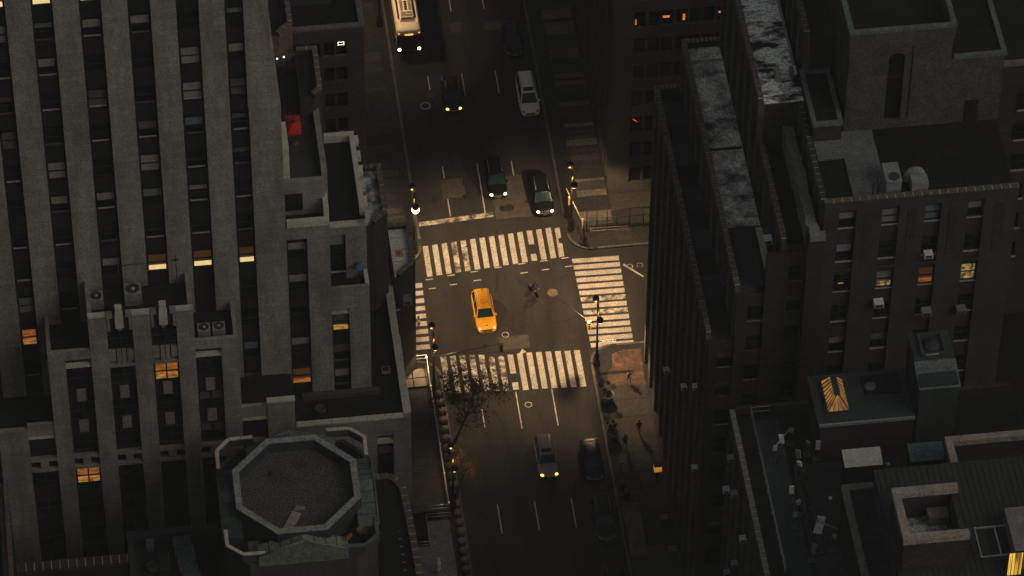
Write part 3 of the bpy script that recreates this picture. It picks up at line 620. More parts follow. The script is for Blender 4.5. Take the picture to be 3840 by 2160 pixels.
for i, (x, y) in enumerate(((-22.9, -12.0), (-22.55, -12.05), (-21.95, -11.9))):
    t = thing('terrace_light', ['leftmost', 'middle', 'rightmost'][i]+' of three small lit globes at the back of the umbrella terrace', 'lamp', (x, y, 41.75), group='globes at the back of the terrace')
    tube('stem', (x, y, 41.75), (x, y, 44.4), .03, .03, 'steel_dark', t, 6); lathe('globe', [(.02, -.07), (.07, -.04), (.085, 0), (.07, .05), (.02, .07)], 'lit_white', t, (0, 0, 2.72), 10)

# corner house with pale roof
ch = thing('corner_house', 'low dark brick corner house with pale flat roof beside the crosswalk', 'building', (-12, -12, 0))
bay(ch, -13.0, -10.75, -15.1, -8.5, 19.0, 1.7, 'roof_cream', 'brick_grey', 'coping_grey')
for y in (-13.0, -11.5, -10.0): box('roof_seam', -12.75, -11.2, y, y+.04, 18.58, 18.60, 'sill', ch)
box('roof_mark', -12.45, -11.75, -12.4, -11.6, 18.585, 18.605, 'orange_paint', ch); box('roof_drain', -12.2, -12.0, -12.1, -11.9, 18.6, 18.64, 'rust', ch)
for z in (3.2, 7.0, 10.8, 14.6): window(ch, -12.85, -12.45+.0, z, z+2.0, -15.12, sill=True, rail=False)
t = thing('window_air_conditioner', 'pale boxy air conditioner on the corner house wall below its roof', 'air conditioner', (-11.7, -14.9, 15.0))
box('bracket', -12.05, -11.35, -15.3, -14.6, 15.0, 15.1, 'steel_dark', t); box('cabinet', -12.1, -11.3, -15.35, -14.5, 15.1, 15.75, 'steel', t); box('grille', -11.95, -11.45, -15.39, -15.35, 15.2, 15.6, 'steel_dark', t)

# sidewalk shed in front of the low wing
sh = thing('sidewalk_shed', 'dark plank-decked sidewalk shed with pipe railing along the avenue', 'sidewalk shed', (-11.4, -22, 0))
y = -31.2
while y < -13.4:
    box('deck_plank', -13.0, -9.75, y, y+.26, 4.2, 4.26+random.uniform(0, .02), 'wood', sh); y += .28
for i in range(2):
    for j in range(2): box('hatch_panel', -12.6+1.4*i, -11.3+1.4*i, -15.8+1.15*j, -14.75+1.15*j, 4.3, 4.42, 'kerb', sh)
y = -31.2
while y <= -12.7:
    tube('shed_post', (-9.75, y, .13), (-9.75, y, 5.25), .05, .05, 'steel_dark', sh, 6); tube('railing_joint', (-9.75, y, 5.1), (-9.75, y, 5.3), .085, .085, 'steel', sh, 6); y += 3.65
for z in (4.75, 5.2): tube('railing_pipe', (-9.75, -31.3, z), (-9.75, -12.6, z), .04, .04, 'steel', sh, 6)
for z in (4.75, 5.2):
    tube('railing_pipe', (-13.0, -12.6, z), (-9.75, -12.6, z), .04, .04, 'steel', sh, 6); tube('railing_pipe', (-12.0, -31.3, z), (-9.75, -31.3, z), .04, .04, 'steel', sh, 6)
box('fascia', -9.72, -9.66, -31.3, -12.6, 3.6, 4.26, 'wood', sh)
ORD = ['first', 'second', 'third', 'fourth', 'fifth', 'sixth', 'seventh', 'eighth', 'ninth', 'tenth', 'eleventh', 'twelfth', 'thirteenth', 'fourteenth', 'fifteenth', 'sixteenth', 'seventeenth', 'eighteenth', 'nineteenth', 'twentieth', 'twenty-first', 'twenty-second', 'twenty-third', 'twenty-fourth', 'twenty-fifth', 'twenty-sixth', 'twenty-seventh', 'twenty-eighth', 'twenty-ninth', 'thirtieth']
# row of rounded barrier blocks on the kerb
k = 0
y = -13.2
while y > -43:
    k += 1; o = lathe('barrier_block', [(.42, 0), (.44, .2), (.38, .42), (.24, .52), (.10, .55)], 'kerb', None, (-8.62, y, .15), 10)
    tag(o, ORD[k-1]+' rounded concrete barrier block counting down the kerbside row along the sidewalk shed', 'barrier', 'rounded barrier blocks on the west kerb'); y -= 1.16

# ================================================================== NORTH-WEST BUILDING
nb = thing('office_block', 'plain dark grey stone office block with square windows across the side street', 'building', (-20, 20, 0))
box('body', -45, -13.1, 8.75, 60, 0, 28.0, 'stone_dark', nb)
GX = [(-19.9, -18.65), (-18.3, -17.2), (-16.95, -15.95), (-15.82, -14.75)]
edges = [-45] + [q for ab in GX for q in ab] + [-13.1]
for i in range(0, len(edges), 2): box('pier', edges[i], edges[i+1], 8.3, 8.75, 0, 28.4, 'stone_dark', nb)
for (a, b) in GX:
    prev = 28.4
    for zt in (26.7, 23.4, 20.05, 16.7, 13.4, 10.1):
        box('spandrel', a, b, 8.32, 8.75, zt, prev, 'stone_dark', nb); window(nb, a, b, zt-1.85, zt, 8.68, None, .4, None, rail=False); prev = zt-1.85
    box('spandrel', a, b, 8.32, 8.75, 0, prev, 'stone_dark', nb)
box('roof', -44, -13.6, 9.0, 50, 28.0, 28.1, 'tar', nb); box('coping', -22, -13.0, 8.2, 8.75, 28.4, 28.65, 'coping_grey', nb); box('coping', -13.55, -13.0, 8.75, 50, 28.4, 28.65, 'coping_grey', nb); box('parapet', -13.5, -13.1, 8.76, 50, 28.0, 28.4, 'stone_dark', nb)
box('penthouse', -40, -15.8, 12.2, 45, 28.1, 34, 'stone_dark', nb)
for a in (-19.3, -17.6): window(nb, a, a+1.5, 29.8, 32.4, 12.15, rail=False, mullion=False)
t = thing('neon_sign', 'small glowing white outline sign in an upper office block window', 'sign', (-15.28, 8.5, 26.2))
pts = [(0, .12), (.18, .22), (.30, .12), (.24, -.08), (.30, -.2), (.1, -.16), (-.1, -.16), (-.30, -.2), (-.24, -.08), (-.30, .12), (-.18, .22)]
for i in range(len(pts)):
    a, b = pts[i], pts[(i+1) % len(pts)]
    tube('neon_tube', (-15.28+a[0], 8.44, 26.35+a[1]), (-15.28+b[0], 8.44, 26.35+b[1]), .022, .022, 'lit_white', t, 6)

# ================================================================== NORTH-EAST BUILDING
nE = thing('loft_building', 'dark grey loft building with rows of wide factory windows', 'building', (22, 25, 0))
box('body', 11.45, 60, 11.95, 60, 0, 46, 'stone_dark', nE)
zt = 24.35+3.47*6
rows = []
while zt > 3: rows.append(zt); zt -= 3.47
lit_at = {(4, 0): 'lit_orange'}
prev = 46
for r, zt in enumerate(rows):
    box('spandrel', 13.0, 24.5, 11.52, 11.95, zt, prev, 'stone_dark', nE); prev = zt-2.0
    for c in range(8):
        a = 13.1+1.32*c
        wn = window(nE, a, a+1.15, zt-2.0, zt, 11.85, None, .4, None, rail=False, sill=False)
        if c < 7: box('mullion', a+1.15, a+1.32, 11.56, 11.95, zt-2.0, zt, 'stone_dark', nE)
        if abs(zt-24.35) < .1 and c in (0, 2, 3, 6):
            if c == 0: box('lit_strip', a+.05, a+.22, 11.80, 11.83, zt-1.85, zt-1.2, 'lit_orange', wn)
            if c == 2: box('lit_strip', a+.1, a+.75, 11.80, 11.83, zt-1.25, zt-1.0, 'lit_orange', wn)
            if c == 3: box('lit_strip', a+.72, a+.95, 11.80, 11.83, zt-1.75, zt-.95, 'lit_orange', wn)
            if c == 6: box('lit_strip', a+.2, a+.8, 11.80, 11.83, zt-1.2, zt-.95, 'lit_orange', wn)
        if abs(zt-10.47) < .1 and c == 0:
            tube('neon_tube', (a+.18, 11.8, zt-.55), (a+.62, 11.8, zt-.95), .04, .04, 'lit_red', wn, 6)
box('spandrel', 13.0, 24.5, 11.52, 11.95, 0, prev, 'stone_dark', nE); box('pier', 11.05, 13.0, 11.5, 11.95, 0, 46, 'stone_dark', nE); box('pier', 23.6, 60, 11.49, 11.94, 0, 46, 'stone_dark', nE)
for i in range(16):
    y = 12.2+1.9*i; box('west_pier', 11.05, 11.5, y, y+.75, 0, 46, 'stone_dark', nE); box('west_mullion', 11.2, 11.5, y+1.2, y+1.4, 0, 46, 'spandrel', nE)

# ================================================================== EAST: THE STEPPED BRICK BUILDING
hb = thing('stepped_brick_building', 'dark brown brick building with narrow stepped roofs above the avenue', 'building', (24, -26, 0))
def body(x0, x1, y0, y1, z, m='brick'): return box('body', x0, x1, y0, y1, 0, z, m, hb)
body(11.85, 37, -41.5, -11, 35.5); body(14.1, 36.95, -41.45, -11.05, 41.0); body(17.5, 36.9, -30, -11.1, 51.4); body(17.8, 36.85, -41.4, -30.0, 46.0)
body(20.9, 36.8, -41.5, -11.15, 50.6); body(21.6, 36.7, -27.4, -11.2, 56.5)
ARCH = {}
def arch_head(yw, h, tx, m):
    k = (round(yw, 2), h, tx, m)
    if k not in ARCH:
        n = 8; pr = [(-yw/2, 0)]+[(-yw/2*cos(pi*i/n), h*.75*sin(pi*i/n)) for i in range(n+1)]+[(yw/2, 0), (yw/2, h), (-yw/2, h)]
        pr = [(-yw/2*cos(pi*i/n), h*.78*sin(pi*i/n)) for i in range(n+1)]+[(yw/2, h), (-yw/2, h)]
        N = len(pr); V = [(0, a, b) for a, b in pr]+[(tx, a, b) for a, b in pr]
        F = [(i, (i+1) % N, N+(i+1) % N, N+i) for i in range(N)]
        for s, o_ in ((0, 0), (1, N)):
            for i in range(n):
                q = (o_+i, o_+i+1, o_+N-2 if i >= n//2 else o_+N-1); F.append(q if s else q[::-1])
            q = (o_+n//2, o_+N-2, o_+N-1); F.append(q if s else q[::-1])
        me = bpy.data.meshes.new('arch'); me.from_pydata(V, [], F); me.update(); me.materials.append(MATS[m]); ARCH[k] = me
    return ARCH[k]
def west_wall(parent, X, y0, y1, z0, z1, pitch, tx=.55, m='brick_pier_lit', fl=3.6, cop='coping_brown', para=.9):
    """wall facing west: piers, slender mullion piers, spandrels, arched heads, parapet with coping stones"""
    n = max(1, round((y1-y0)/pitch)); p = (y1-y0)/n; pw = p*.36; off = wloc(parent); zh = z1-para
    for i in range(n+1):
        yc = y0+i*p; box('pier', X, X+tx, max(y0, yc-pw/2), min(y1, yc+pw/2), z0, zh-1.15, m, parent)
        if i < n:
            ym = yc+p/2; bw = p-pw
            box('mullion_pier', X+.2, X+tx, ym-.13, ym+.13, z0, zh-1.15, m, parent)
            for s in (-1, 1):
                o = bpy.data.objects.new('arch_head', arch_head(bw/2-.13+.001, 1.15, tx-.02, m)); o.location = Vector((X+.01, ym+s*(bw/4+.065), zh-1.15))-off; link(o, parent)
                box('glass_strip', X+tx-.12, X+tx-.02, ym+(.13 if s > 0 else -bw/2), ym+(bw/2 if s > 0 else -.13), z0, zh-1.15, 'glass', parent)
                z = zh-1.15-fl+.6
                while z > z0+.3:
                    box('spandrel', X+.34, X+tx-.04, ym+(.135 if s > 0 else -bw/2+.005), ym+(bw/2-.005 if s > 0 else -.135), z-1.0, z, m, parent); z -= fl
            box('head_fill', X+.01, X+tx-.01, ym-.135, ym+.135, zh-1.15, zh, m, parent)
        box('head_fill', X, X+tx, max(y0, yc-pw/2), min(y1, yc+pw/2), zh-1.15, zh, m, parent)
    box('parapet', X-.02, X+.36, y0, y1, zh, z1-.12, m, parent)
    coping(parent, (X+.17, y0), (X+.17, y1), z1-.12, .46, .12, .72, cop)
west_wall(hb, 11.3, -41.5, -11.0, 0, 36.4, 3.05)
west_wall(hb, 13.55, -41.45, -11.05, 35.6, 41.9, 3.05, fl=4.2)
west_wall(hb, 16.95, -30.0, -11.1, 41.1, 52.4, 3.1)
west_wall(hb, 17.3, -41.4, -30.05, 41.1, 47.0, 2.9, tx=.5)
west_wall(hb, 21.1, -27.4, -11.2, 50.7, 57.3, 2.7, tx=.5)
west_wall(hb, 20.4, -41.5, -27.5, 46.2, 51.4, 2.8, tx=.5, cop='copper_dark')
box('roof', 11.7, 13.54, -41.3, -11.5, 35.5, 35.58, 'tar', hb)
for i in range(5): box('roof_sheet', 11.85, 13.5, -15.2-5.4*i, -12.6-5.4*i, 35.58, 35.62, ['tar_grey', 'copper_dark'][i % 2], hb)
box('roof', 14.1, 16.94, -34.0, -11.5, 41.0, 41.1, 'roof_pale', hb); box('roof', 14.1, 16.94, -41.2, -34.02, 41.0, 41.09, 'tar_grey', hb); box('roof_seam', 14.1, 16.9, -24.6, -24.3, 41.1, 41.13, 'tar', hb); box('roof_seam', 14.1, 16.9, -13.4, -13.1, 41.1, 41.13, 'sill', hb); box('roof', 17.45, 20.88, -29.8, -11.5, 51.4, 51.5, 'roof_stained', hb); box('roof', 17.75, 20.38, -41.3, -30.1, 46.0, 46.1, 'tar', hb)
box('flashing', 20.62, 20.82, -25.5, -11.5, 51.5, 51.75, 'steel', hb)
box('roof_vent', 18.9, 19.3, -27.4, -26.2, 51.5, 52.3, 'sill', hb); box('roof_vent', 20.2, 20.5, -26.9, -26.2, 51.5, 52.2, 'concrete', hb)
box('parapet', 13.95, 16.9, -11.45, -11.06, 41.0, 41.75, 'brick', hb); coping(hb, (13.75, -11.25), (16.95, -11.25), 41.75, .46, .12, .4, 'coping_brown')
box('parapet', 11.7, 13.5, -11.42, -11.02, 35.5, 36.25, 'brick', hb); coping(hb, (11.6, -11.2), (13.5, -11.2), 36.25, .46, .12, .35, 'coping_brown')
# ragged pale wall top at the south west corner
V = []; n = 22; rnd = random.Random(5)
for i in range(n+1):
    y = -43.0+15.2*i/n; j = rnd.uniform(-.12, .12)
    V += [(19.25+j*.5, y, 0), (19.25+j, y, 2.6+rnd.uniform(-.05, .05)), (20.1+j*.8+rnd.uniform(-.06, .06), y, 2.6), (20.1, y, 0)]
F = [(0, 1, 2, 3), (4*n+3, 4*n+2, 4*n+1, 4*n)]
for i in range(n):
    for q in range(4): F.append((4*i+q, 4*i+4+q, 4*i+4+(q+1) % 4, 4*i+(q+1) % 4))
mesh('ragged_parapet', V, F, 'concrete', hb, Vector((0, 0, 46.2))-wloc(hb))
box('parapet_return', 19.3, 20.6, -43.3, -42.7, 48.2, 48.8, 'concrete', hb)
box('corner_buttress', 19.2, 20.6, -43.1, -41.5, 0, 48.2, 'brick', hb)
# end pieces on the second roof
box('end_parapet', 16.2, 16.75, -41.4, -35.5, 41.1, 42.3, 'brick', hb); coping(hb, (16.48, -41.4), (16.48, -35.5), 42.3, .55, .14, .8, 'coping_cream'); box('end_parapet', 16.75, 17.28, -36.1, -35.5, 41.1, 42.3, 'coping_brown', hb)
# south facade
KY = -42.0
cols = [(21.85, 23.35), (25.5, 27.0), (29.15, 30.55), (32.8, 34.2)]
frow = [(48.0, 49.8, 1), (43.95, 46.0, 1), (40.3, 42.3, 2), (36.6, 38.6, 3), (32.8, 34.6, 1), (29.0, 30.9, 0), (25.2, 27.0, 0)]
ed = [20.6] + [q for c in cols for q in c] + [37.0]
for i in range(0, len(ed), 2): box('pier', ed[i], ed[i+1], KY, KY+.5, 0, 50.3, 'brick_grey', hb)
box('parapet', 20.6, 37.0, KY-.03, KY+.45, 50.3, 51.3, 'brick_grey', hb); coping(hb, (20.6, KY+.2), (37.0, KY+.2), 51.3, .5, .12, .75, 'coping_brown')
for ci, (a, b) in enumerate(cols):
    prev = 50.3
    for ri, (z0, z1, kd) in enumerate(frow):
        box('spandrel', a, b, KY+.26, KY+.5, z1, prev, 'brick' if ri else 'brick_grey', hb); prev = z0
        lit = None; s = None
        if ri == 2 and ci == 3: lit = ('lit_room', 'lit_room')
        elif ri == 2 and ci == 2: lit = ('lit_brown', 'lit_amber')
        elif ri == 2 and ci == 1: lit = ('shade', 'lit_room')
        elif ri == 0: s = ['shade', 'shade', 'shade_blue', 'shade'][ci]
        elif ri == 1 and ci == 0: s = 'shade'
        elif ri == 4: s = 'shade' if ci == 0 else 'shade_blue' if ci == 1 else None
        wn = window(hb, a+.03, b-.03, z0, z1, KY+.42, s, .9 if (ri, ci) in ((0, 1), (0, 2)) else .45, lit, mullion=(ri == 3 and ci < 2), sill=True)
        if ri == 2 and ci == 0: box('ceiling_lamp', a+.5, a+.95, KY+.36, KY+.39, z0+.75, z0+.95, 'lit_gold', wn)
    box('spandrel', a, b, KY+.12, KY+.5, 0, prev, 'brick_grey', hb)
for (a, b) in ((24.05, 24.75), (27.75, 28.45), (31.3, 32.0), (35.2, 36.0)): box('brick_panel', a, b, KY-.05, KY, 44.0, 49.7, 'brick', hb)
box('string_course', 20.6, 37.0, KY-.06, KY, 43.0, 43.25, 'brick_grey', hb)
# lower west part of the south facade
for (a, b) in ((11.4, 12.2), (13.6, 14.6), (16.0, 17.9), (19.3, 20.58)): box('pier', a, b, KY+.02, KY+.5, 0, 35.4 if b < 14 else 40.9 if b < 17 else 45.5, 'brick', hb)
for (a, b) in ((12.2, 13.6), (14.6, 16.0), (17.9, 19.3)):
    zt = 34 if b < 14 else 39.5 if b < 17 else 44
    box('spandrel', a, b, KY+.15, KY+.5, zt, 35.3 if b < 14 else 40.8 if b < 17 else 45.4, 'brick', hb)
    z = zt
    while z > 8:
        window(hb, a+.03, b-.03, z-2, z, KY+.44, 'shade_dim' if random.random() < .3 else None, .4); box('spandrel', a, b, KY+.15, KY+.5, z-3.7, z-2, 'brick', hb); z -= 3.7
# main roof, slab and the brick stair tower
box('roof', 20.95, 36.8, -41.5, -27.5, 50.6, 50.7, 'tar', hb); box('roof_slab', 21.0, 26.1, -36.4, -33.3, 50.7, 50.85, 'roof_grey', hb); box('roof_slab', 23.2, 26.1, -41.1, -36.43, 50.7, 50.85, 'roof_grey', hb)
MATS['tar_slab'] = MATS['tar_grey']
box('side_box', 20.9, 23.3, -34.2, -27.6, 50.7, 52.6, 'brick', hb); ring(hb, 20.8, 23.4, -34.3, -27.5, 52.6, 52.95, .38, 'copper', 'copper_coping'); box('side_box_roof', 21.2, 23.0, -33.9, -27.9, 52.6, 52.66, 'tar', hb)
PX0, PX1, PY = 23.75, 32.4, -33.2
def stair_tower():
    a, b = 27.1, 28.5
    box('tower_body', PX0+.02, PX1, PY+.5, -20, 50.7, 60.6, 'brick_tan', hb)
    for (q0, q1) in ((PX0, a), (b, PX1)): box('tower_wall', q0, q1, PY, PY+.5, 50.7, 60.6, 'brick_tan', hb)
    box('tower_wall', a, b, PY+.01, PY+.5, 50.7, 51.5, 'brick_tan', hb); box('tower_wall', a, b, PY+.01, PY+.5, 59.4, 60.6, 'brick_tan', hb)
    box('tall_window', a, b, PY+.40, PY+.49, 51.5, 59.4, 'glass', hb); box('window_bar', a, b, PY+.3, PY+.4, 56.3, 56.45, 'frame', hb)
    n = 10; r = (b-a)/2; c = (a+b)/2
    pr = [(c-r*cos(pi*i/n), 58.7+r*sin(pi*i/n)) for i in range(n+1)]
    for half in (0, 1):
        pp = pr[:n//2+1]+[(a, 59.41)] if half == 0 else pr[n//2:]+[(b, 59.41)]
        N = len(pp); V = [(x-27.8, 0, z-58) for x, z in pp]+[(x-27.8, .4, z-58) for x, z in pp]
        mesh('window_arch', V, [tuple(range(N)), tuple(range(2*N-1, N-1, -1))]+[(i, (i+1) % N, N+(i+1) % N, N+i) for i in range(N)], 'brick_tan', hb, Vector((27.8, PY+.02, 58))-wloc(hb))
    box('tower_band', PX0-.15, PX1+.15, PY-.15, PY+.35, 60.6, 62.0, 'brick_tan', hb); box('tower_band', PX0-.15, PX0+.35, PY+.35, -20, 60.6, 62.0, 'brick_tan', hb); box('tower_band', PX1-.35, PX1+.15, PY+.35, -20, 60.6, 62.0, 'brick_tan', hb)
    ring(hb, PX0-.2, PX1+.2, PY-.2, -20, 62.0, 62.3, .42, 'copper', 'copper_coping', 'swe'); box('tower_roof', PX0+.35, PX1-.35, PY+.35, -20, 60.8, 60.95, 'tar', hb)
    for i in range(14): box('quoin', PX0-.05, PX0+.55 if i % 2 else PX0+.3, PY-.04, PY+.3, 51+.68*i, 51.3+.68*i, 'brick_tan', hb)
    box('roof_conduit', 29.1, 29.16, PY-.1, PY, 52, 60, 'iron', hb)
    box('annex', PX1, 37.0, PY+.02, -24, 50.7, 58.2, 'brick_tan', hb); ring(hb, PX1+.25, 37.15, PY-.1, -25, 58.2, 58.5, .42, 'copper', 'copper_coping', 'sen'); box('annex_roof', PX1+.3, 36.7, PY+.4, -25.3, 58.2, 58.25, 'tar', hb)
    box('door_recess', 34.0, 35.2, PY-.03, PY+.02, 50.75, 53.2, 'spandrel', hb)
stair_tower()
def rooftop_unit():
    t = thing('rooftop_fan_unit', 'boxy metal fan unit with a round black opening on the brick building roof', 'ventilator', (26.5, -40.2, 50.85))
    box('cabinet', 25.9, 27.15, -41.2, -39.0, 50.85, 52.3, 'steel', t); box('lid', 25.85, 27.2, -41.25, -38.95, 52.3, 52.42, 'steel', t)
    lathe('fan_ring', [(.48, 0), (.48, .08), (.42, .09)], 'steel_dark', t, (.1, -.45, 1.57), 18); lathe('fan_mouth', [(.40, 0), (.40, .03)], 'black_paint', t, (.1, -.45, 1.6), 18)
    t = thing('rooftop_duct', 'curved metal duct and box beside the fan unit on the brick roof', 'duct', (28.6, -40, 50.85))
    box('duct_box', 28.0, 29.4, -41.4, -40.4, 50.85, 52.2, 'steel', t)
    for i in range(7):
        a0, a1 = pi*i/7, pi*(i+1)/7; c = (28.55, -40.1)
        p = [(c[0]-.95*cos(a0), 51.3+1.1*sin(a0)), (c[0]-.95*cos(a1), 51.3+1.1*sin(a1)), (c[0]-.6*cos(a1), 51.3+.75*sin(a1)), (c[0]-.6*cos(a0), 51.3+.75*sin(a0))]
        V = [(x-28.6, -.35, z-50.85) for x, z in p]+[(x-28.6, .35, z-50.85) for x, z in p]
        mesh('duct_bend', V, [(0, 1, 2, 3), (7, 6, 5, 4)]+[(j, (j+1) % 4+0, 4+(j+1) % 4, 4+j) for j in range(4)], 'steel', t, (0, 0, 0))
    t = thing('vent_pipe', 'pair of thin vent pipes at the brick roof edge', 'pipe', (24.9, -41.3, 50.85))
    for x in (24.75, 25.15): tube('pipe', (x, -41.3, 50.85), (x, -41.3, 53.2), .08, .08, 'iron', t)
rooftop_unit()
def wall_ac(x, y, z, label, m='steel', face='s', s=1.0, group='air conditioners hung on the brick walls'):
    t = thing('window_air_conditioner', label, 'air conditioner', (x, y, z), group=group)
    if face == 's':
        box('cabinet', x-.36*s, x+.36*s, y-.5*s, y+.15, z, z+.45*s, m, t); box('grille', x-.28*s, x+.28*s, y-.53*s, y-.5*s, z+.07, z+.38*s, 'steel_dark', t)
    else:
        box('cabinet', x-.55*s, x+.1, y-.34*s, y+.34*s, z, z+.45*s, m, t); box('grille', x-.45*s, x, y-.37*s, y-.34*s, z+.07, z+.38*s, 'steel_dark', t)
    box('bracket', x-.2, x+.2, y-.2, y+.2, z-.08, z, 'steel_dark', t)
wall_ac(29.75, KY-.1, 44.2, 'white air conditioner under a top-row window in the third column of the brick facade', 'steel_white')
wall_ac(25.85, KY-.1, 38.7, 'pale framed air conditioner in the second window column of the brick facade', 'steel_white', s=1.15)
wall_ac(30.1, KY-.1, 37.1, 'grey air conditioner low in the third window column of the brick facade', 'steel', s=1.15)
wall_ac(33.1, KY-.1, 37.0, 'dull grey air conditioner low in the rightmost window column of the brick facade', 'concrete', s=1.15)
wall_ac(16.9, -38.7, 43.9, 'tall pale box standing on the dark wall end of the second stepped roof', 'steel_white', 'w', 1.1)
wall_ac(19.3, -40.0, 44.8, 'small white bracketed unit beside the ragged parapet', 'steel_white', 'w', .9)

# far right dark block
fb = thing('far_dark_block', 'nearly black brick block at the far right edge behind the brick building', 'building', (50, -10, 0))
box('wall', 38.2, 70, -20, 20, 0, 44, 'brick', fb); box('coping', 38.1, 70, -20.15, -19.6, 44, 44.3, 'coping_grey', fb); box('roof', 38.6, 69, -19.5, 19, 44, 44.1, 'tar', fb)
for z in (40.5, 36.8, 33, 29.3, 25.5, 21.8):
    for x in (39.0, 42.4, 45.8): window(fb, x, x+1.4, z-1.9, z, -20.05, None, sill=True)
wall_ac(40.0, -20.1, 26.0, 'dim air conditioner on the nearly black block at the right edge', 'steel_dark')
box('low_roof', 37.1, 70, -60, -20.1, 0, 12, 'tar', fb)

# ================================================================== SOUTH-EAST ROOF BUILDING
jb = thing('antenna_roof_building', 'dark building with flat black roof full of antennas and a lit skylight', 'building', (22, -64, 0))
box('body', 12.45, 36, -90, -50.4, 0, 35.2, 'brick', jb)
west_wall(jb, 11.9, -84, -50.4, 0, 36.2, 2.9, tx=.5, cop='coping_grey', para=.7)
box('north_wall', 12.45, 36, -50.4, -50.0, 0, 36.1, 'brick', jb)
box('roof', 12.4, 36, -89, -50.4, 35.2, 35.35, 'tar', jb); box('roof_membrane', 13.8, 15.9, -70, -51.2, 35.35, 35.4, 'copper_dark', jb); box('roof_membrane', 16.2, 34.5, -69, -56.5, 35.35, 35.4, 'tar_grey', jb)
for z in (35.9, 36.45): tube('railing_pipe', (13.65, -68, z), (13.65, -50.6, z), .03, .03, 'steel', jb, 6)
y = -68
while y < -50: tube('railing_post', (13.65, y, 35.35), (13.65, y, 36.45), .03, .03, 'steel', jb, 6); y += 2.17
for z in (35.9, 36.45): tube('railing_pipe', (13.65, -50.6, z), (15.2, -50.6, z), .03, .03, 'steel', jb, 6)
# skylight house
box('skylight_house', 18.5, 26.3, -56.0, -50.8, 35.35, 39.6, 'brick', jb); box('house_roof', 18.35, 26.35, -56.2, -50.7, 39.6, 39.8, 'copper_dark', jb); box('roof_edge', 18.3, 26.35, -56.3, -56.15, 39.55, 39.85, 'steel', jb); box('roof_edge', 18.25, 18.38, -56.15, -50.7, 39.58, 39.86, 'steel_dark', jb)
sx0, sx1, sy0, sy1 = 19.25, 21.0, -55.0, -51.5
box('skylight_curb', sx0-.15, sx1+.15, sy0-.15, sy1+.15, 39.8, 40.0, 'copper_dark', jb)
cx = (sx0+sx1)/2; zr = 40.95; n = 8
sl_ = thing('skylight', 'hipped skylight glowing amber on the dark copper roof', 'skylight', (cx, (sy0+sy1)/2, 40.0)); oc = wloc(sl_)
def quad(name, pts, m, par): 
    c = sum((Vector(p) for p in pts), Vector())/len(pts); return mesh(name, [Vector(p)-c for p in pts], [tuple(range(len(pts)))], m, par, c-wloc(par))
ya, yb = sy0+.9, sy1-.3
for i in range(n):
    y0_, y1_ = sy0+(sy1-sy0)*i/n+.07, sy0+(sy1-sy0)*(i+1)/n-.07; r0_, r1_ = ya+(yb-ya)*i/n+.05, ya+(yb-ya)*(i+1)/n-.05
    quad('pane', [(sx0, y0_, 40.02), (cx-.08, r0_, zr), (cx-.08, r1_, zr), (sx0, y1_, 40.02)][::-1], 'lit_skylight', sl_)
    quad('pane', [(sx1, y0_, 40.02), (sx1, y1_, 40.02), (cx+.08, r1_, zr), (cx+.08, r0_, zr)][::-1], 'lit_skylight', sl_)
for i in range(4):
    a, b = sx0+(sx1-sx0)*i/4+.03, sx0+(sx1-sx0)*(i+1)/4-.03; c, d = cx-.08+.16*i/4, cx-.08+.16*(i+1)/4
    quad('pane', [(a, sy0, 40.02), (b, sy0, 40.02), (d, ya, zr), (c, ya, zr)], 'lit_skylight', sl_)
quad('back_panel', [(sx1, sy1, 40.02), (sx0, sy1, 40.02), (cx-.08, yb, zr), (cx+.08, yb, zr)], 'copper_dark', sl_)
box('ridge', cx-.26, cx+.26, ya, yb, zr-.02, zr+.07, 'copper_dark', sl_)
for (p, q) in (((sx0, sy0), (cx-.08, ya)), ((sx1, sy0), (cx+.08, ya))): tube('hip_bar', (p[0], p[1], 40.04), (q[0], q[1], zr+.03), .05, .05, 'copper_dark', sl_, 6)
lathe('roof_fan', [(.5, 0), (.5, .15), (.35, .22), (.12, .25)], 'copper', jb, (23.2, -52.5, 39.8), 14, local=False); box('fan_base', 22.6, 25.8, -53.4, -51.3, 39.8, 39.92, 'tar', jb)
# tall duct house
box('duct_house', 26.6, 29.8, -56.0, -50.5, 35.35, 43.4, 'copper_dark', jb); quad('duct_roof', [(26.45, -56.2, 43.0), (29.95, -56.2, 43.0), (29.95, -53.6, 43.7), (26.45, -53.6, 43.7)], 'copper', jb)
box('duct_top', 26.5, 29.9, -53.6, -50.4, 43.4, 43.7, 'copper_dark', jb); ring(jb, 27.2, 29.3, -53.2, -50.8, 43.7, 44.0, .2, 'steel_dark', 'fan_curb'); lathe('duct_fan', [(.75, 0), (.75, .1), (.2, .2)], 'copper_dark', jb, (28.2, -52.0, 43.72), 16, local=False); box('fan_glint', 27.5, 28.6, -53.3, -53.2, 43.95, 44.03, 'steel', jb)
# sheds on the roof
def shed(x0, x1, y0, y1, z, m, label):
    t = thing('roof_shed', label, 'shed', ((x0+x1)/2, (y0+y1)/2, 35.4))
    box('shed_wall', x0+.1, x1-.1, y0+.1, y1-.1, 35.4, z-.25, 'tar', t); quad('shed_roof', [(x0, y0, z-.15), (x1, y0, z-.15), (x1, y1, z+.2), (x0, y1, z+.2)], m, t); box('roof_lip', x0, x1, y0-.04, y0, z-.25, z-.13, 'copper_dark', t)
    for i in range(3): box('wall_panel', x0+.25+(x1-x0-.4)*i/3, x0+.2+(x1-x0-.4)*(i+1)/3, y0+.05, y0+.1, 35.5, z-.4, 'spandrel', t)
shed(19.8, 23.0, -60.2, -58.5, 38.9, 'limestone_pale', 'roof shed with a pale grey sloping top among the antennas'); shed(25.3, 28.2, -60.2, -58.5, 38.9, 'copper_teal', 'roof shed with a teal sloping top beside the cream coping')
MATS['x'] = None
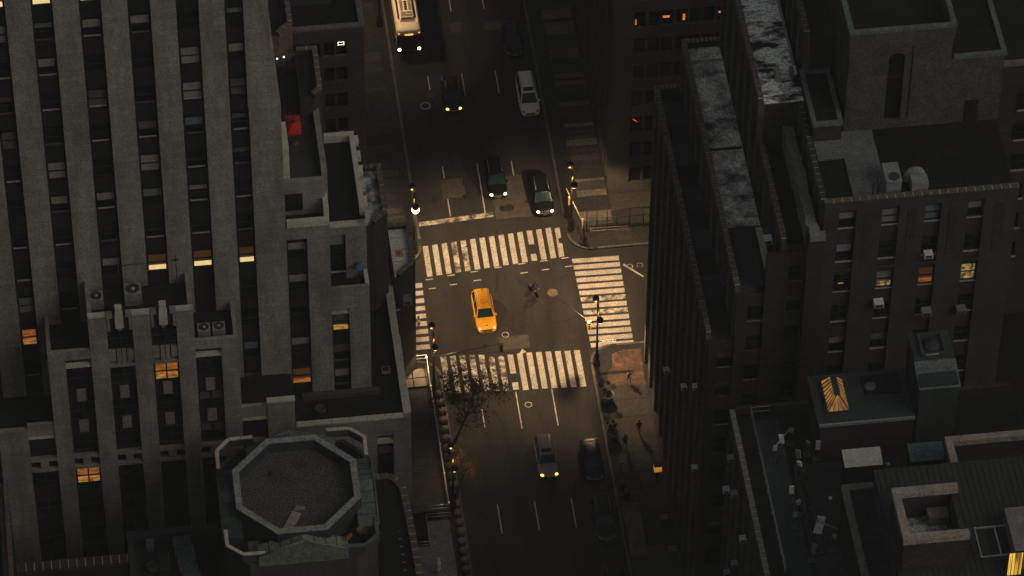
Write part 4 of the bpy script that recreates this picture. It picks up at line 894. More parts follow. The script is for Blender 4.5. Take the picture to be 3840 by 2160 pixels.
for i, (x, y) in enumerate(((24.0, -57.9), (18.6, -61.0))):
    t = thing('roof_vent', ['small white roof vent right of the pale shed', 'small white roof vent left of the pale shed'][i], 'vent', (x, y, 35.4)); tube('stack', (x, y, 35.4), (x, y, 36.0), .08, .08, 'steel', t); lathe('cap', [(.10, 0), (.17, .06), (.14, .16), (.03, .2)], 'steel_white', t, (0, 0, .6), 10)
# antennas: racks with panels
ants = [(16.4, -54.1, 'topmost'), (15.5, -55.0, 'second'), (14.7, -55.8, 'leftmost high'), (16.6, -56.8, 'upper right'), (16.5, -57.9, 'mid right'), (18.3, -56.1, 'slim right-hand'), (17.6, -55.5, 'squat right-hand'), (15.4, -60.4, 'yellowish'), (15.7, -62.0, 'tilted'), (15.2, -63.3, 'low left'), (16.65, -65.4, 'large front'), (17.9, -66.1, 'front right'), (16.05, -67.0, 'small front')]
for i, (x, y, nm) in enumerate(ants):
    t = thing('panel_antenna', nm+' pale panel antenna on a dark pole of the antenna roof', 'antenna', (x, y, 35.4), group='panel antennas on the flat roof')
    big = nm in ('large front',); hgt = 1.7 if big else random.uniform(.45, .95); zc = 36.6+random.uniform(0, .7)
    tube('mast', (x, y, 35.4), (x, y, zc+hgt), .045, .045, 'steel_dark', t, 6)
    rz = random.uniform(-.9, .9)
    o = box('antenna_panel', -.19-.15*big, .19+.15*big, -.26, -.10, zc-35.4, zc-35.4+hgt, ['concrete', 'steel_white', 'sill'][i % 3], t, rz=rz, local=True); o.rotation_euler = (random.uniform(-.25, .15), random.uniform(-.2, .2), rz)
    box('clamp', -.1, .1, -.12, .05, zc-35.4+.3, zc-35.4+.4, 'steel_dark', t, rz=rz, local=True); box('foot', -.3, .3, -.3, .3, 0, .1, 'steel_dark', t, local=True)
t = thing('lattice_rack', 'dark lattice rack running between the antenna poles', 'rack', (16.2, -60, 35.4))
for (p, q) in (((14.7, -56, 37.3), (16.4, -54, 37.3)), ((14.9, -56.2, 35.4), (15.6, -55, 37.3)), ((16.6, -56.5, 36.8), (16.9, -65.2, 36.8)), ((16.2, -57, 35.9), (16.5, -64.6, 35.9)), ((15.2, -63.4, 37.0), (16.5, -63.2, 37.0)), ((14.8, -65.5, 35.4), (15.7, -60.2, 37.1)), ((16.7, -65.4, 38.5), (18.2, -66.2, 38.2)), ((16.3, -59, 35.4), (16.7, -59, 37.3)), ((16.3, -62, 35.4), (16.7, -62, 37.3))):
    tube('frame_bar', p, q, .05, .05, 'steel_dark' if p[2] < 37.2 else 'steel', t, 6)
t = thing('roof_cable_tray', 'black cable tray lying along the antenna roof', 'cable tray', (17.0, -61, 35.4))
box('tray', 16.75, 17.25, -66.5, -56.5, 35.42, 35.62, 'black_paint', t); box('tray_cover', 16.8, 17.2, -64, -58, 35.62, 35.66, 'tar', t)
# west-wall units of this building
for i, (y, z) in enumerate(sorted(((-53.2, 33.0), (-55.6, 31.2), (-57.2, 24.0), (-60.0, 30.5), (-51.9, 27.5), (-54.4, 19.5), (-62.5, 24.5), (-58.8, 14.5), (-65.0, 31.0), (-66.5, 26.0), (-52.4, 15.5), (-68.0, 30.0), (-62.2, 12.5)), key=lambda q: -q[1]-q[0])):
    wall_ac(11.85, y, z, ORD[i]+' air conditioner from the top on the dark avenue wall below the antenna roof', 'steel_white' if i % 2 else 'steel', 'w', .85, 'air conditioners on the avenue wall below the antenna roof')
for i, (y, z) in enumerate(sorted(((-24.0, 12.5), (-33.0, 20.0), (-38.5, 26.0), (-40.0, 17.0)), key=lambda q: -q[1]-q[0])):
    wall_ac(11.35, y, z, ['topmost', 'second', 'third', 'lowest'][i]+' small pale air conditioner on the avenue wall of the stepped brick building', 'steel_white', 'w', .8, 'air conditioners on the avenue wall of the brick building')
t = thing('lit_wall_window', 'narrow glowing window low on the dark avenue wall', 'window', (11.8, -70, 14)); box('pane', 11.72, 11.8, -70.3, -69.8, 14, 15.4, 'lit_cream', t); box('frame', 11.8, 11.88, -70.4, -69.7, 13.9, 15.5, 'frame', t)

# building with siding and tan copings, bottom right
mb = thing('sided_roof_building', 'dark metal-sided rooftop with wide tan parapets at bottom right', 'building', (27, -70, 0))
box('body', 18.7, 45, -95, -64.4, 0, 41.2, 'brick', mb)
box('coping', 18.55, 19.15, -78, -64.9, 41.2, 41.5, 'coping_grey', mb); box('coping', 18.55, 21.3, -64.9, -64.3, 41.2, 41.5, 'coping_grey', mb); box('deck', 19.15, 21.0, -80, -64.9, 41.2, 41.3, 'wood', mb)
for i in range(7): box('deck_seam', 19.15+.28*i, 19.18+.28*i, -80, -64.95, 41.3, 41.33, 'tar', mb)
box('sided_volume', 21.0, 44, -90, -65.4, 41.2, 44.0, 'copper_dark', mb); box('sided_roof', 20.9, 44, -90, -65.3, 44.0, 44.12, 'tar_grey', mb)
for i in range(46): o = box('siding_seam', 21.2+.5*i, 21.26+.5*i, -89, -65.4, 44.12, 44.18, 'copper_dark', mb)
ring(mb, 27.8, 45, -70.5, -60.6, 41.4, 42.0, .6, 'coping_tan', 'tan_coping', 'nw'); box('court_wall', 27.9, 45, -61.1, -60.7, 30, 41.4, 'brick', mb); box('court_wall', 27.9, 28.3, -65.3, -61.1, 30, 41.4, 'brick', mb); box('court_floor', 28.3, 45, -65.3, -61.1, 30, 40.2, 'wood', mb)
ring(mb, 21.1, 26.4, -76.2, -70.7, 47.4, 48.0, .65, 'coping_tan', 'tan_coping', 'nws'); ring(mb, 21.2, 26.3, -76.1, -70.8, 44.12, 47.4, .45, 'brick', 'shaft_wall', 'nwse'); box('shaft_floor', 21.6, 25.9, -75.7, -71.2, 44.2, 44.9, 'roof_mossy', mb); box('shaft_box', 24.0, 25.6, -72.4, -71.3, 44.9, 45.9, 'concrete', mb)
ring(mb, 27.6, 31.0, -75.9, -72.8, 44.6, 44.75, .1, 'steel', 'frame_rail'); box('frame_rail', 29.2, 29.3, -75.8, -72.9, 44.62, 44.74, 'steel', mb); box('canopy_box', 30.2, 34, -77, -71.8, 44.12, 45.6, 'concrete', mb)
t = thing('lit_roof_window', 'tall window glowing yellow in strips at the bottom right corner', 'window', (29.9, -76, 44.2)); box('frame', 29.3, 30.5, -77.6, -77.5, 44.2, 47.0, 'frame', t)
for i in range(4): box('pane', 29.38+.28*i, 29.60+.28*i, -77.64, -77.6, 44.3, 46.9, 'lit_yellow', t)

# ================================================================== SOUTH-WEST: OCTAGON LANTERN
ob = thing('octagon_lantern', 'octagonal copper-edged roof lantern with gravel top and four low gables', 'roof lantern', (-24.2, -41.6, 0))
OX, OY = -24.25, -41.95
def octo(cx, cy, rx, ry, k=.40): 
    return [(cx-rx*k, cy-ry), (cx+rx*k, cy-ry), (cx+rx, cy-ry*k), (cx+rx, cy+ry*k), (cx+rx*k, cy+ry), (cx-rx*k, cy+ry), (cx-rx, cy+ry*k), (cx-rx, cy-ry*k)]
base = octo(-24.2, -41.4, 6.55, 6.75, .72)
prism('base_wall', base, 0, 19.1, 'stone_dark', ob); prism('terrace_floor', octo(-24.2, -41.4, 6.2, 6.4, .72), 19.1, 19.2, 'tar', ob)
prism('drum', octo(OX, OY, 5.2, 5.3), 19.1, 20.8, 'copper_dark', ob); prism('gravel_roof', octo(OX, OY, 4.95, 5.05), 20.8, 20.86, 'gravel', ob)
oo, oi = octo(OX, OY, 5.42, 5.5), octo(OX, OY, 4.85, 4.93)
for i in range(8):
    j = (i+1) % 8
    prism('rim_segment', [oo[i], oo[j], oi[j], oi[i]], 20.7, 22.0, 'copper_dark', ob); prism('rim_cap', [oo[i], oo[j], oi[j], oi[i]], 22.0, 22.1+.004*(i % 2), 'copper_pale', ob)
    d = Vector((oo[j][0]-oo[i][0], oo[j][1]-oo[i][1]))
# gravel stones
rg = random.Random(2)
V = []; F = []
for i in range(2600):
    x, y = rg.uniform(-4.6, 4.6), rg.uniform(-4.7, 4.7)
    if abs(x)+abs(y) > 6.3: continue
    s = rg.uniform(.03, .09); k = len(V); h = rg.uniform(.02, .06)
    V += [(x-s, y-s*rg.random(), 0), (x+s*rg.random(), y-s, 0), (x+s, y+s*rg.random(), 0), (x-s*rg.random(), y+s, 0), (x, y, h)]; F += [(k, k+1, k+4), (k+1, k+2, k+4), (k+2, k+3, k+4), (k+3, k, k+4)]
tag(mesh('gravel', V, F, 'gravel', ob, Vector((OX, OY, 20.86))-wloc(ob)), kind='stuff')
for i in range(4):
    t0, t1 = i/4, (i+1)/4-.012; a, b = Vector((-25.55, -46.35)), Vector((-24.05, -43.5)); d = (b-a); nrm = Vector((-d.y, d.x)).normalized()*.42
    p, q = a+d*t0, a+d*t1; prism('walkway_plank', [tuple(p-nrm), tuple(q-nrm), tuple(q+nrm), tuple(p+nrm)][::1], 20.93, 21.0, 'plank', ob)
lathe('roof_drain', [(.28, 0), (.28, .06), (.18, .08)], 'iron', ob, (OX-2.0, OY+2.4, 20.88), 12, local=False)
for (px, py, pr0) in ((-1.6, 2.2, 1.2), (2.3, -1.0, .9), (.6, 3.2, .8), (-2.9, -1.4, .7)):
    rq = random.Random(int(px*10)); sheet('ponding_stain', [(OX+px+pr0*rq.uniform(.7, 1.15)*cos(k*pi/9), OY+py+pr0*.7*rq.uniform(.7, 1.15)*sin(k*pi/9)) for k in range(18)], 20.868+.0006*px, 'gravel_damp', ob)
tube('roof_cable', (OX-.9, OY+1.8, 20.93), (OX+.3, OY+.9, 20.93), .03, .03, 'black_paint', ob, 5)
# gables (ridge pointing outwards on each of the four sides)
def gable(dirx, diry, m):
    ax = Vector((dirx, diry)); px = Vector((-diry, dirx)); c = Vector((OX, OY))
    hw = 3.9; inn, out = 5.0, 6.75 if diry == 0 else 6.45
    if diry < 0: out = 6.3
    A, B = c+ax*inn, c+ax*out
    pts = [(*(A-px*hw), 20.2), (*(B-px*hw), 20.2), (*(B), 21.75), (*(A), 21.75), (*(A+px*hw), 20.2), (*(B+px*hw), 20.2)]
    z0 = 18.9
    V = [Vector(p) for p in pts]+[Vector((p[0], p[1], z0)) for p in pts]
    cc = Vector((OX, OY, 19)); F = [(0, 1, 2, 3), (3, 2, 5, 4), (1, 7, 11, 5, 2), (0, 3, 4, 10, 6), (0, 6, 7, 1), (4, 5, 11, 10)]
    mesh('gable_roof', [v-cc for v in V], F, m, ob, cc-wloc(ob))
    for s in (-1, 1):
        for i in range(1, 4):
            f = i/4; p = A+px*s*hw*f; q = B+px*s*hw*f; z = 21.75-1.55*f
            tube('roof_seam', (p.x, p.y, z+.03), (q.x, q.y, z+.03), .035, .035, 'copper_dark', ob, 5)
        e = B+px*s*hw; tube('verge_cap', (B.x, B.y, 21.78), (e.x, e.y, 20.25), .10, .10, m, ob, 6)
gable(0, 1, 'copper'); gable(0, -1, 'copper_moss'); gable(1, 0, 'copper'); gable(-1, 0, 'copper_dark')
# pale copings on the chamfered corner terraces
def path_coping(pts, z, m, ln=.9, w_=.32):
    for a, b in zip(pts, pts[1:]):
        prism_d = Vector((b[0]-a[0], b[1]-a[1])); rz = atan2(prism_d.y, prism_d.x); L_ = prism_d.length
        o = bpy.data.objects.new('terrace_parapet', boxmesh(L_+.1, w_-.08, .85, 'stone_dark')); o.location = Vector(((a[0]+b[0])/2, (a[1]+b[1])/2, z-.85))-wloc(ob); o.rotation_euler = (0, 0, rz); link(o, ob)
        n = max(1, round(L_/ln))
        for i in range(n):
            c = Vector(a)+prism_d*((i+.5)/n); o = bpy.data.objects.new('coping_stone', boxmesh(L_/n-.03+.12*(n == 1), w_, .1, m)); o.location = Vector((c.x, c.y, z))-wloc(ob); o.rotation_euler = (0, 0, rz); link(o, ob)
path_coping([(-21.0, -34.55), (-18.95, -34.6), (-17.72, -35.75), (-17.75, -37.9)], 20.4, 'coping_cream'); path_coping([(-27.5, -34.6), (-29.6, -34.65), (-30.75, -35.85), (-30.78, -37.95)], 20.4, 'coping_cream')
path_coping([(-30.72, -44.75), (-30.72, -46.85), (-29.45, -48.0), (-27.5, -48.05)], 20.4, 'coping_cream'); path_coping([(-17.75, -44.7), (-17.7, -47.2), (-18.95, -48.2), (-21.0, -48.1)], 20.4, 'copper')
box('rusty_flashing', -19.6, -18.9, -46.6, -46.4, 20.6, 20.9, 'rust', ob, rz=.78); box('rusty_flashing', -20.6, -19.9, -47.5, -47.3, 20.6, 20.9, 'rust', ob, rz=.78)
for i in range(3):     # arched windows low on the south face
    x = -26.6+2.4*i; lathe('arch_window', [(.9, 0), (.9, .1), (.75, .12), (.7, .02)], 'stone_dark', ob, (x, -48.2, 15.6), 20, local=False); ob.children[-1].rotation_euler = (pi/2, 0, 0)
box('terrace_slab', -28.9, -27.8, -47.6, -45.6, 19.2, 19.3, 'panel_grey', ob)
# brick wall with jointed coping in front of it
wb = thing('jointed_coping_house', 'low house with curved jointed coping wall right of the octagon lantern', 'building', (-16, -45, 0))
prism('wall', [(-17.5, -75), (-13.7, -75), (-14.0, -40), (-14.2, -36.2), (-14.9, -34.9), (-15.6, -34.5), (-17.5, -34.5)], 0, 13.2, 'brick', wb)
prism('roof', [(-17.4, -70), (-14.6, -70), (-14.8, -36.8), (-15.4, -35.4), (-17.4, -35.2)], 13.2, 13.3, 'tar', wb)
pp = [(-17.4, -34.75), (-15.6, -34.75), (-14.95, -35.3), (-14.45, -36.4), (-14.25, -40), (-13.95, -50), (-13.8, -60)]
for a, b in zip(pp, pp[1:]): coping(wb, a, b, 13.75, .62, .14, .95, 'coping_brown', 'coping_cream', .09)
for a, b in zip(pp, pp[1:]):
    d = Vector((b[0]-a[0], b[1]-a[1])); o = bpy.data.objects.new('parapet', boxmesh(d.length, .5, .6, 'brick')); o.location = Vector(((a[0]+b[0])/2, (a[1]+b[1])/2, 13.15))-wloc(wb); o.rotation_euler = (0, 0, atan2(d.y, d.x)); link(o, wb)
coping(wb, (-15.3, -41), (-15.1, -60), 13.3, .3, .12, .9, 'tar', 'coping_cream', .09)
gb = thing('grey_annex', 'small annex with plain grey flat roof at the bottom beside the avenue', 'building', (-11.8, -42, 0))
box('wall', -13.2, -10.3, -60, -38.3, 0, 7.6, 'stone_dark', gb); box('wall', -12.15, -10.3, -38.3, -35.4, 0, 7.6, 'stone_dark', gb); box('roof', -13.3, -10.2, -60, -38.2, 7.6, 7.75, 'concrete', gb); box('roof', -12.2, -10.2, -38.2, -35.3, 7.6, 7.75, 'concrete', gb)
for z in (8.2, 8.6):
    tube('railing_pipe', (-12.3, -35.2, z), (-10.1, -35.2, z), .035, .035, 'steel', gb, 6); tube('railing_pipe', (-12.3, -38.4, z), (-12.3, -35.2, z), .035, .035, 'steel', gb, 6); tube('railing_pipe', (-13.3, -38.4, z), (-12.3, -38.4, z), .035, .035, 'steel', gb, 6)
for (x, y) in ((-12.3, -35.2), (-10.1, -35.2), (-12.3, -38.4)): tube('railing_post', (x, y, 7.75), (x, y, 8.6), .04, .04, 'steel', gb, 6)
st = thing('roof_statue', 'small weathered figure standing on the grey annex roof', 'statue', (-11.9, -41.6, 7.75))
lathe('plinth', [(.35, 0), (.35, .2), (.26, .25), (.26, .5)], 'concrete', st, (0, 0, 0), 8); lathe('figure', [(.22, .5), (.26, .8), (.18, 1.2), (.28, 1.55), (.14, 1.8), (.09, 1.88), (.14, 2.0), (.13, 2.15), (.04, 2.25)], 'coping_cream', st, (0, 0, 0), 10)
# bottom-left roofs
lb = thing('low_parapet_house', 'black flat roof with jointed parapet along the bottom left edge', 'building', (-45, -50, 0))
box('wall', -49.0, -39.3, -75, -40.3, 0, 12.2, 'brick', lb); box('roof', -48.8, -39.4, -74, -40.9, 12.2, 12.3, 'tar', lb); box('parapet', -49.0, -39.3, -41.2, -40.3, 12.2, 12.75, 'brick', lb); coping(lb, (-49.0, -40.75), (-39.3, -40.75), 12.75, .95, .14, .72, 'tar_grey', 'coping_cream', .07)
kb = thing('brick_party_wall', 'narrow brown brick wall with jointed coping down the left edge', 'wall', (-49.6, -35, 0))
box('wall', -50.2, -49.35, -60, -32.4, 0, 14.8, 'brick', kb); coping(kb, (-49.5, -60), (-49.5, -32.5), 14.8, .42, .14, .8, 'coping_brown', 'rust')
cb = thing('copper_roof_house', 'low house with dark copper gutter and stepped teal copper ridge at the bottom', 'building', (-35.5, -45, 0))
box('wall', -39.2, -31.2, -75, -37.9, 0, 12.0, 'brick', cb); box('roof', -39.0, -31.3, -75, -38.4, 12.0, 12.1, 'tar', cb); box('gutter', -39.2, -31.2, -38.5, -37.8, 12.1, 13.0, 'copper_dark', cb); box('gutter', -39.2, -38.6, -75, -38.5, 12.1, 13.0, 'copper_dark', cb)
for i in range(9): box('ridge_step', -35.25+.13*i, -33.6+.13*i, -39.9-1.05*i, -38.9-1.05*i, 12.1, 13.0-.02*i, 'copper_teal', cb)
box('hatch', -37.6, -36.95, -39.7, -38.8, 12.1, 12.9, 'copper_teal', cb)
lathe('roof_tank', [(.6, 0), (.6, .5), (.5, .55), (.48, .2)], 'tar_grey', cb, (-37.2, -41.6, 12.1), 16, local=False); box('roof_duct', -36.6, -35.6, -42, -40.4, 12.1, 12.8, 'tar_grey', cb)

# ================================================================== VEHICLES (front towards -Y)
def loft(name, sections, m, parent, smooth=True, closed=True):
    n = len(sections[0]); V = [v for s in sections for v in s]; F = []
    for j in range(len(sections)-1):
        for i in range(n if closed else n-1): F.append((j*n+i, j*n+(i+1) % n, (j+1)*n+(i+1) % n, (j+1)*n+i))
    F += [tuple(range(n-1, -1, -1)), tuple(range((len(sections)-1)*n, len(sections)*n))]
    o = mesh(name, V, F, m, parent)
    bm = bmesh.new(); bm.from_mesh(o.data); bmesh.ops.recalc_face_normals(bm, faces=bm.faces); bm.to_mesh(o.data); bm.free()
    if smooth:
        for p in o.data.polygons: p.use_smooth = len(p.vertices) == 4
    return o
def solidquad(name, q, m, parent, t=.03):
    q = [Vector(p) for p in q]; nrm = (q[1]-q[0]).cross(q[3]-q[0]).normalized()*t
    V = q+[p-nrm for p in q]
    o = mesh(name, V, [(0, 1, 2, 3), (7, 6, 5, 4), (0, 4, 5, 1), (1, 5, 6, 2), (2, 6, 7, 3), (3, 7, 4, 0)], m, parent)
    return o
def car(label, x, yf, L, W, H, paint, kind='suv', lamps='headlight', rails=None, sunroof=False, name='parked_car', group=None, rz=0, taxi=False, tail_on=False):
    t = thing(name, label, 'taxi' if taxi else 'car', (x, yf+L/2, .005), rz, group)
    hw = W/2; bz = .98 if kind != 'sedan' else .88
    T = [0, .015, .05, .12, .20, .27, .5, .75, .9, .965, .99, 1.0]
    wf = [.70, .82, .92, .975, .99, 1, 1, 1, .975, .93, .86, .76]
    zt = [.58, .70, .80, .88, .93, 1.0, 1.02, 1.03, 1.03, 1.0, .95, .80] if kind != 'sedan' else [.60, .70, .80, .88, .94, 1.0, 1.02, 1.04, 1.06, 1.04, .98, .8]
    secs = []
    for a, b, c in zip(T, wf, zt):
        y = -L/2+a*L; w_ = hw*b; z = bz*c
        half = [(w_*.86, .24), (w_*.97, .36), (w_, .60*min(1, z/.75)), (w_*.985, z-.14), (w_*.93, z-.045), (w_*.78, z), (w_*.38, z+.02)]
        secs.append([(q, y, h) for q, h in half]+[(-q, y, h) for q, h in half[::-1]])
    loft('body', secs, paint, t)
    def Y(a): return -L/2+a*L
    if kind == 'sedan': wb0, wt0, rt, rb = .27, .42, .72, .88
    elif kind == 'van': wb0, wt0, rt, rb = .20, .36, .955, .985
    else: wb0, wt0, rt, rb = .26, .40, .90, .975
    zr_, zb = H-.05, bz-.01; wb_, wr_ = hw*.90, hw*.70
    g = [(-wb_, Y(wb0), zb), (wb_, Y(wb0), zb), (wb_, Y(rb), zb), (-wb_, Y(rb), zb), (-wr_, Y(wt0), zr_), (wr_, Y(wt0), zr_), (wr_, Y(rt), zr_), (-wr_, Y(rt), zr_)]
    mesh('pillar_shell', g, BF, paint, t)
    def lerp(p, q, f): return tuple(p[i]+(q[i]-p[i])*f for i in range(3))
    def face(a, b, c, d, inset, out):
        q = [Vector(g[i]) for i in (a, b, c, d)]; cen = sum(q, Vector())/4; nrm = (q[1]-q[0]).cross(q[3]-q[0]).normalized()
        if nrm.dot(cen-Vector((0, 0, bz+.2))) < 0: nrm = -nrm
        return [cen+(p-cen)*inset+nrm*out for p in q]
    q = face(0, 1, 5, 4, .90, .012); solidquad('windshield', q, 'car_glass', t, .006)
    q = face(2, 3, 7, 6, .86, .012); solidquad('rear_window', q, 'car_glass', t, .006)
    for (a, b, c, d) in ((1, 2, 6, 5), (3, 0, 4, 7)):
        q = face(a, b, c, d, .90, .012)
        for (f0, f1) in ((0, .40), (.44, .74), (.78, 1)):
            b0, b1, t0, t1 = q[0].lerp(q[1], f0), q[0].lerp(q[1], f1), q[3].lerp(q[2], f0), q[3].lerp(q[2], f1); solidquad('side_window', [b0, b1, t1, t0], 'car_glass', t, .006)
    # crowned roof panel
    secs = []
    for a, f in ((wt0-.015, .90), (wt0+.02, .98), ((wt0+rt)/2, 1.0), (rt-.02, .97), (rt+.012, .86)):
        w_ = wr_*1.03*f; h = H-.02 if .9 < f else H-.05
        half = [(w_, h-.06), (w_*.96, h-.01), (w_*.55, h+.02)]
        secs.append([(q_, Y(a), z_) for q_, z_ in half]+[(-q_, Y(a), z_) for q_, z_ in half[::-1]])
    rf = loft('roof', secs, paint, t)
    if sunroof: box('sunroof', -wr_*.72, wr_*.72, Y(wt0+.03), Y(wt0+.13), H+.001, H+.025, 'car_glass', t, local=True)
    if rails:
        for s in (-1, 1): tube('roof_rail', (s*wr_*.93, Y(wt0+.06), H+.03), (s*wr_*.93, Y(rt-.04), H+.03), .022, .022, rails, t, 6, local=True)
    for s in (-1, 1):
        hl = lathe('headlight', [(.06, -.03), (.15, -.01), (.17, .02), (.10, .06), (.02, .075)], lamps, t, (s*hw*.70, Y(.03), bz*.74), 10); hl.scale = (1.0, .75, 1); hl.rotation_euler = (.55, 0, s*.5)
        box('tail_light', s*hw*.80-.13, s*hw*.80+.13, Y(.985), Y(1.003), bz*.70, bz*.92, 'tail', t, local=True)
        m_ = box('mirror', s*(hw+.02)-.10, s*(hw+.02)+.10, Y(wb0+.05), Y(wb0+.05)+.14, bz-.02, bz+.15, paint, t, local=True)
        for a in (.175, .81):
            wh = lathe('wheel', [(.25, -.11), (.33, -.10), (.345, 0), (.33, .10), (.25, .11)], 'rubber', t, (s*(hw-.12), Y(a), .345), 18); wh.rotation_euler = (0, s*pi/2, 0)
            lathe('rim', [(.22, 0), (.22, .02), (.06, .04)], 'rim', wh, (0, 0, .105), 12)
    box('grille', -hw*.42, hw*.42, Y(.0)-.012, Y(.012), bz*.46, bz*.62, 'black_paint', t, local=True)
    box('lower_grille', -hw*.62, hw*.62, Y(.0)-.015, Y(.012), .30, .40, 'black_paint', t, local=True)
    box('licence_plate', -.16, .16, Y(.0)-.03, Y(0)-.012, .42, .52, 'sill', t, local=True)
    box('bumper_strip', -hw*.66, hw*.66, Y(.0)-.02, Y(.008), bz*.63, bz*.66, 'steel' if not taxi else 'black_paint', t, local=True)
    for s in (-1, 1): tube('wiper', (s*.25-.15, Y(wb0)+.02, bz+.045), (s*.25+.35, Y(wb0+.03), bz+.14), .012, .012, 'black_paint', t, 5, local=True)
    if taxi:
        box('roof_sign', -.34, .34, Y(.56)-.10, Y(.56)+.10, H+.0, H+.16, 'taxi', t, local=True); box('sign_front', -.24, .24, Y(.56)+.10, Y(.56)+.19, H+.0, H+.07, 'black_paint', t, local=True)
        box('hood_badge', -.07, .07, Y(.085)-.05, Y(.085)+.05, bz*.85, bz*.885, 'black_paint', t, local=True); box('roof_antenna', -.03, .03, Y(.86), Y(.88), H, H+.12, 'black_paint', t, local=True)
    return t
car('yellow taxi crossing the lit intersection', -3.16, -5.85, 4.95, 1.98, 1.75, 'taxi', 'suv', 'headlight_taxi', 'taxi', name='taxi', taxi=True, rz=.02)
car('dark sedan with amber headlights driving in the second lane behind the bus', -2.78, 24.65, 4.9, 1.85, 1.45, 'car_navy', 'sedan', 'headlight_warm', name='moving_car')
car('silver white minivan parked at the right kerb with dark sunroof', 4.83, 23.3, 5.1, 2.02, 1.85, 'car_silver', 'van', 'headlight_dim', 'black_paint', True)
car('dark car barely visible at the right kerb beyond the silver minivan', 4.35, 32.0, 4.8, 1.85, 1.5, 'car_navy', 'sedan', 'headlight_dim')
car('black suv with bright roof rails and headlights on waiting before the stop line', .16, 12.0, 5.0, 1.98, 1.75, 'car_black', 'suv', 'headlight', 'steel', name='moving_car')
car('black suv with headlights on at the stop line by the right kerb', 4.44, 9.1, 4.95, 1.95, 1.68, 'car_black', 'suv', 'headlight', 'steel', name='moving_car')
car('grey suv with amber headlights and sunroof driving below the intersection', .38, -25.1, 4.85, 1.93, 1.70, 'car_grey', 'suv', 'headlight_warm', 'car_grey', True, name='moving_car')
car('black car parked at the right kerb beside the grey suv', 4.6, -25.85, 4.9, 1.87, 1.5, 'car_black', 'sedan', 'headlight_dim')
car('black suv parked at the right kerb with one bright roof rail', 4.65, -33.3, 5.1, 1.95, 1.75, 'car_black', 'suv', 'headlight_dim', 'steel')
car('black car cut off by the bottom edge at the right kerb', 4.65, -41.6, 4.9, 1.87, 1.5, 'car_black', 'sedan', 'headlight_dim')
def bus():
    x, yf, L, W, H = -6.28, 34.15, 12.2, 2.52, 3.05
    t = thing('city_bus', 'white roofed city bus with headlights on at the top left of the avenue', 'bus', (x, yf+L/2, .005)); hw = W/2
    secs = []
    for a, f, zt in ((0, .90, 2.6), (.006, .96, 2.9), (.02, .99, 3.0), (.05, 1, H), (.96, 1, H), (1, .97, 2.95)):
        w_ = hw*f; half = [(w_*.97, .32), (w_, .6), (w_, zt-.42), (w_*.965, zt-.16), (w_*.86, zt-.03), (w_*.4, zt)]
        secs.append([(q, -L/2+a*L, z) for q, z in half]+[(-q, -L/2+a*L, z) for q, z in half[::-1]])
    loft('body', secs, 'bus_white', t)
    box('front_mask', -hw*.97, hw*.97, -L/2-.03, -L/2+.10, .5, 2.46, 'car_black', t, local=True); solidquad('windshield', [(-hw*.9, -L/2-.05, 1.0), (hw*.9, -L/2-.05, 1.0), (hw*.88, -L/2-.035, 2.40), (-hw*.88, -L/2-.035, 2.40)], 'black_paint', t, .012)
    box('front_panel', -hw*.92, hw*.92, -L/2-.06, -L/2+.02, .34, .98, 'car_black', t, local=True); box('bumper', -hw*.94, hw*.94, -L/2-.13, -L/2-.04, .34, .56, 'steel_dark', t, local=True)
    box('destination_sign', -.42, .42, -L/2-.04, -L/2+.0, 2.47, 2.62, 'bus_sign', t, local=True)
    for s in (-1, 1):
        hl = lathe('headlight', [(.04, 0), (.17, .02), (.15, .06), (.03, .09)], 'headlight', t, (s*hw*.80, -L/2-.10, .62), 12); hl.rotation_euler = (pi/2-.7, 0, 0)
        box('marker_light', s*hw*.82-.07, s*hw*.82+.07, -L/2+.0, -L/2+.08, 2.66, 2.74, 'bus_sign', t, local=True); box('mirror_arm', s*(hw+.12)-.05, s*(hw+.12)+.05, -L/2-.05, -L/2+.35, 2.2, 2.3, 'black_paint', t, local=True); box('mirror', s*(hw+.18)-.09, s*(hw+.18)+.09, -L/2-.10, -L/2+.02, 1.75, 2.25, 'black_paint', t, local=True)
        for i in range(6): box('side_window', s*(hw+.004)-.01, s*(hw+.004)+.01, -L/2+.9+1.75*i, -L/2+2.5+1.75*i, 1.35, 2.35, 'car_glass', t, local=True)
        for a in (-L/2+2.7, L/2-3.2):
            wh = lathe('wheel', [(.32, -.14), (.47, -.12), (.48, 0), (.47, .12), (.32, .14)], 'rubber', t, (s*(hw-.13), a, .48), 18); wh.rotation_euler = (0, s*pi/2, 0); lathe('rim', [(.3, 0), (.3, .02), (.1, .06)], 'rim', wh, (0, 0, .13), 12)
        box('roof_edge', s*hw*.80-.05, s*hw*.80+.05, -L/2+1.2, L/2-.3, H-.02, H+.06, 'bus_white', t, local=True); box('roof_groove', s*hw*.66-.09, s*hw*.66+.09, -L/2+1.9, -L/2+4.8, H-.02, H+.012, 'black_paint', t, local=True)
    box('roof_step', -hw*.58, hw*.58, -L/2+1.35, -L/2+1.75, H-.03, H+.015, 'bus_cover', t, local=True)
    ac = box('roof_air_conditioner', -hw*.5, hw*.5, -L/2+1.8, -L/2+4.6, H-.02, H+.26, 'bus_white', t, local=True)
    box('front_cover', -hw*.45, hw*.45, -1.3, -.55, .28, .30, 'bus_cover', ac, local=True); box('cover_handle', -.1, hw*.4, -1.02, -.95, .30, .33, 'bus_white', ac, local=True)
    for s in (-1, 1): box('coil_grille', s*.42-.14, s*.42+.14, -.40, 1.2, .28, .30, 'bus_cover', ac, local=True)
    for i in range(4): lathe('fan', [(.17, 0), (.17, .03), (.05, .04)], 'black_paint', ac, (0, -.2+.36*i, .28), 12)
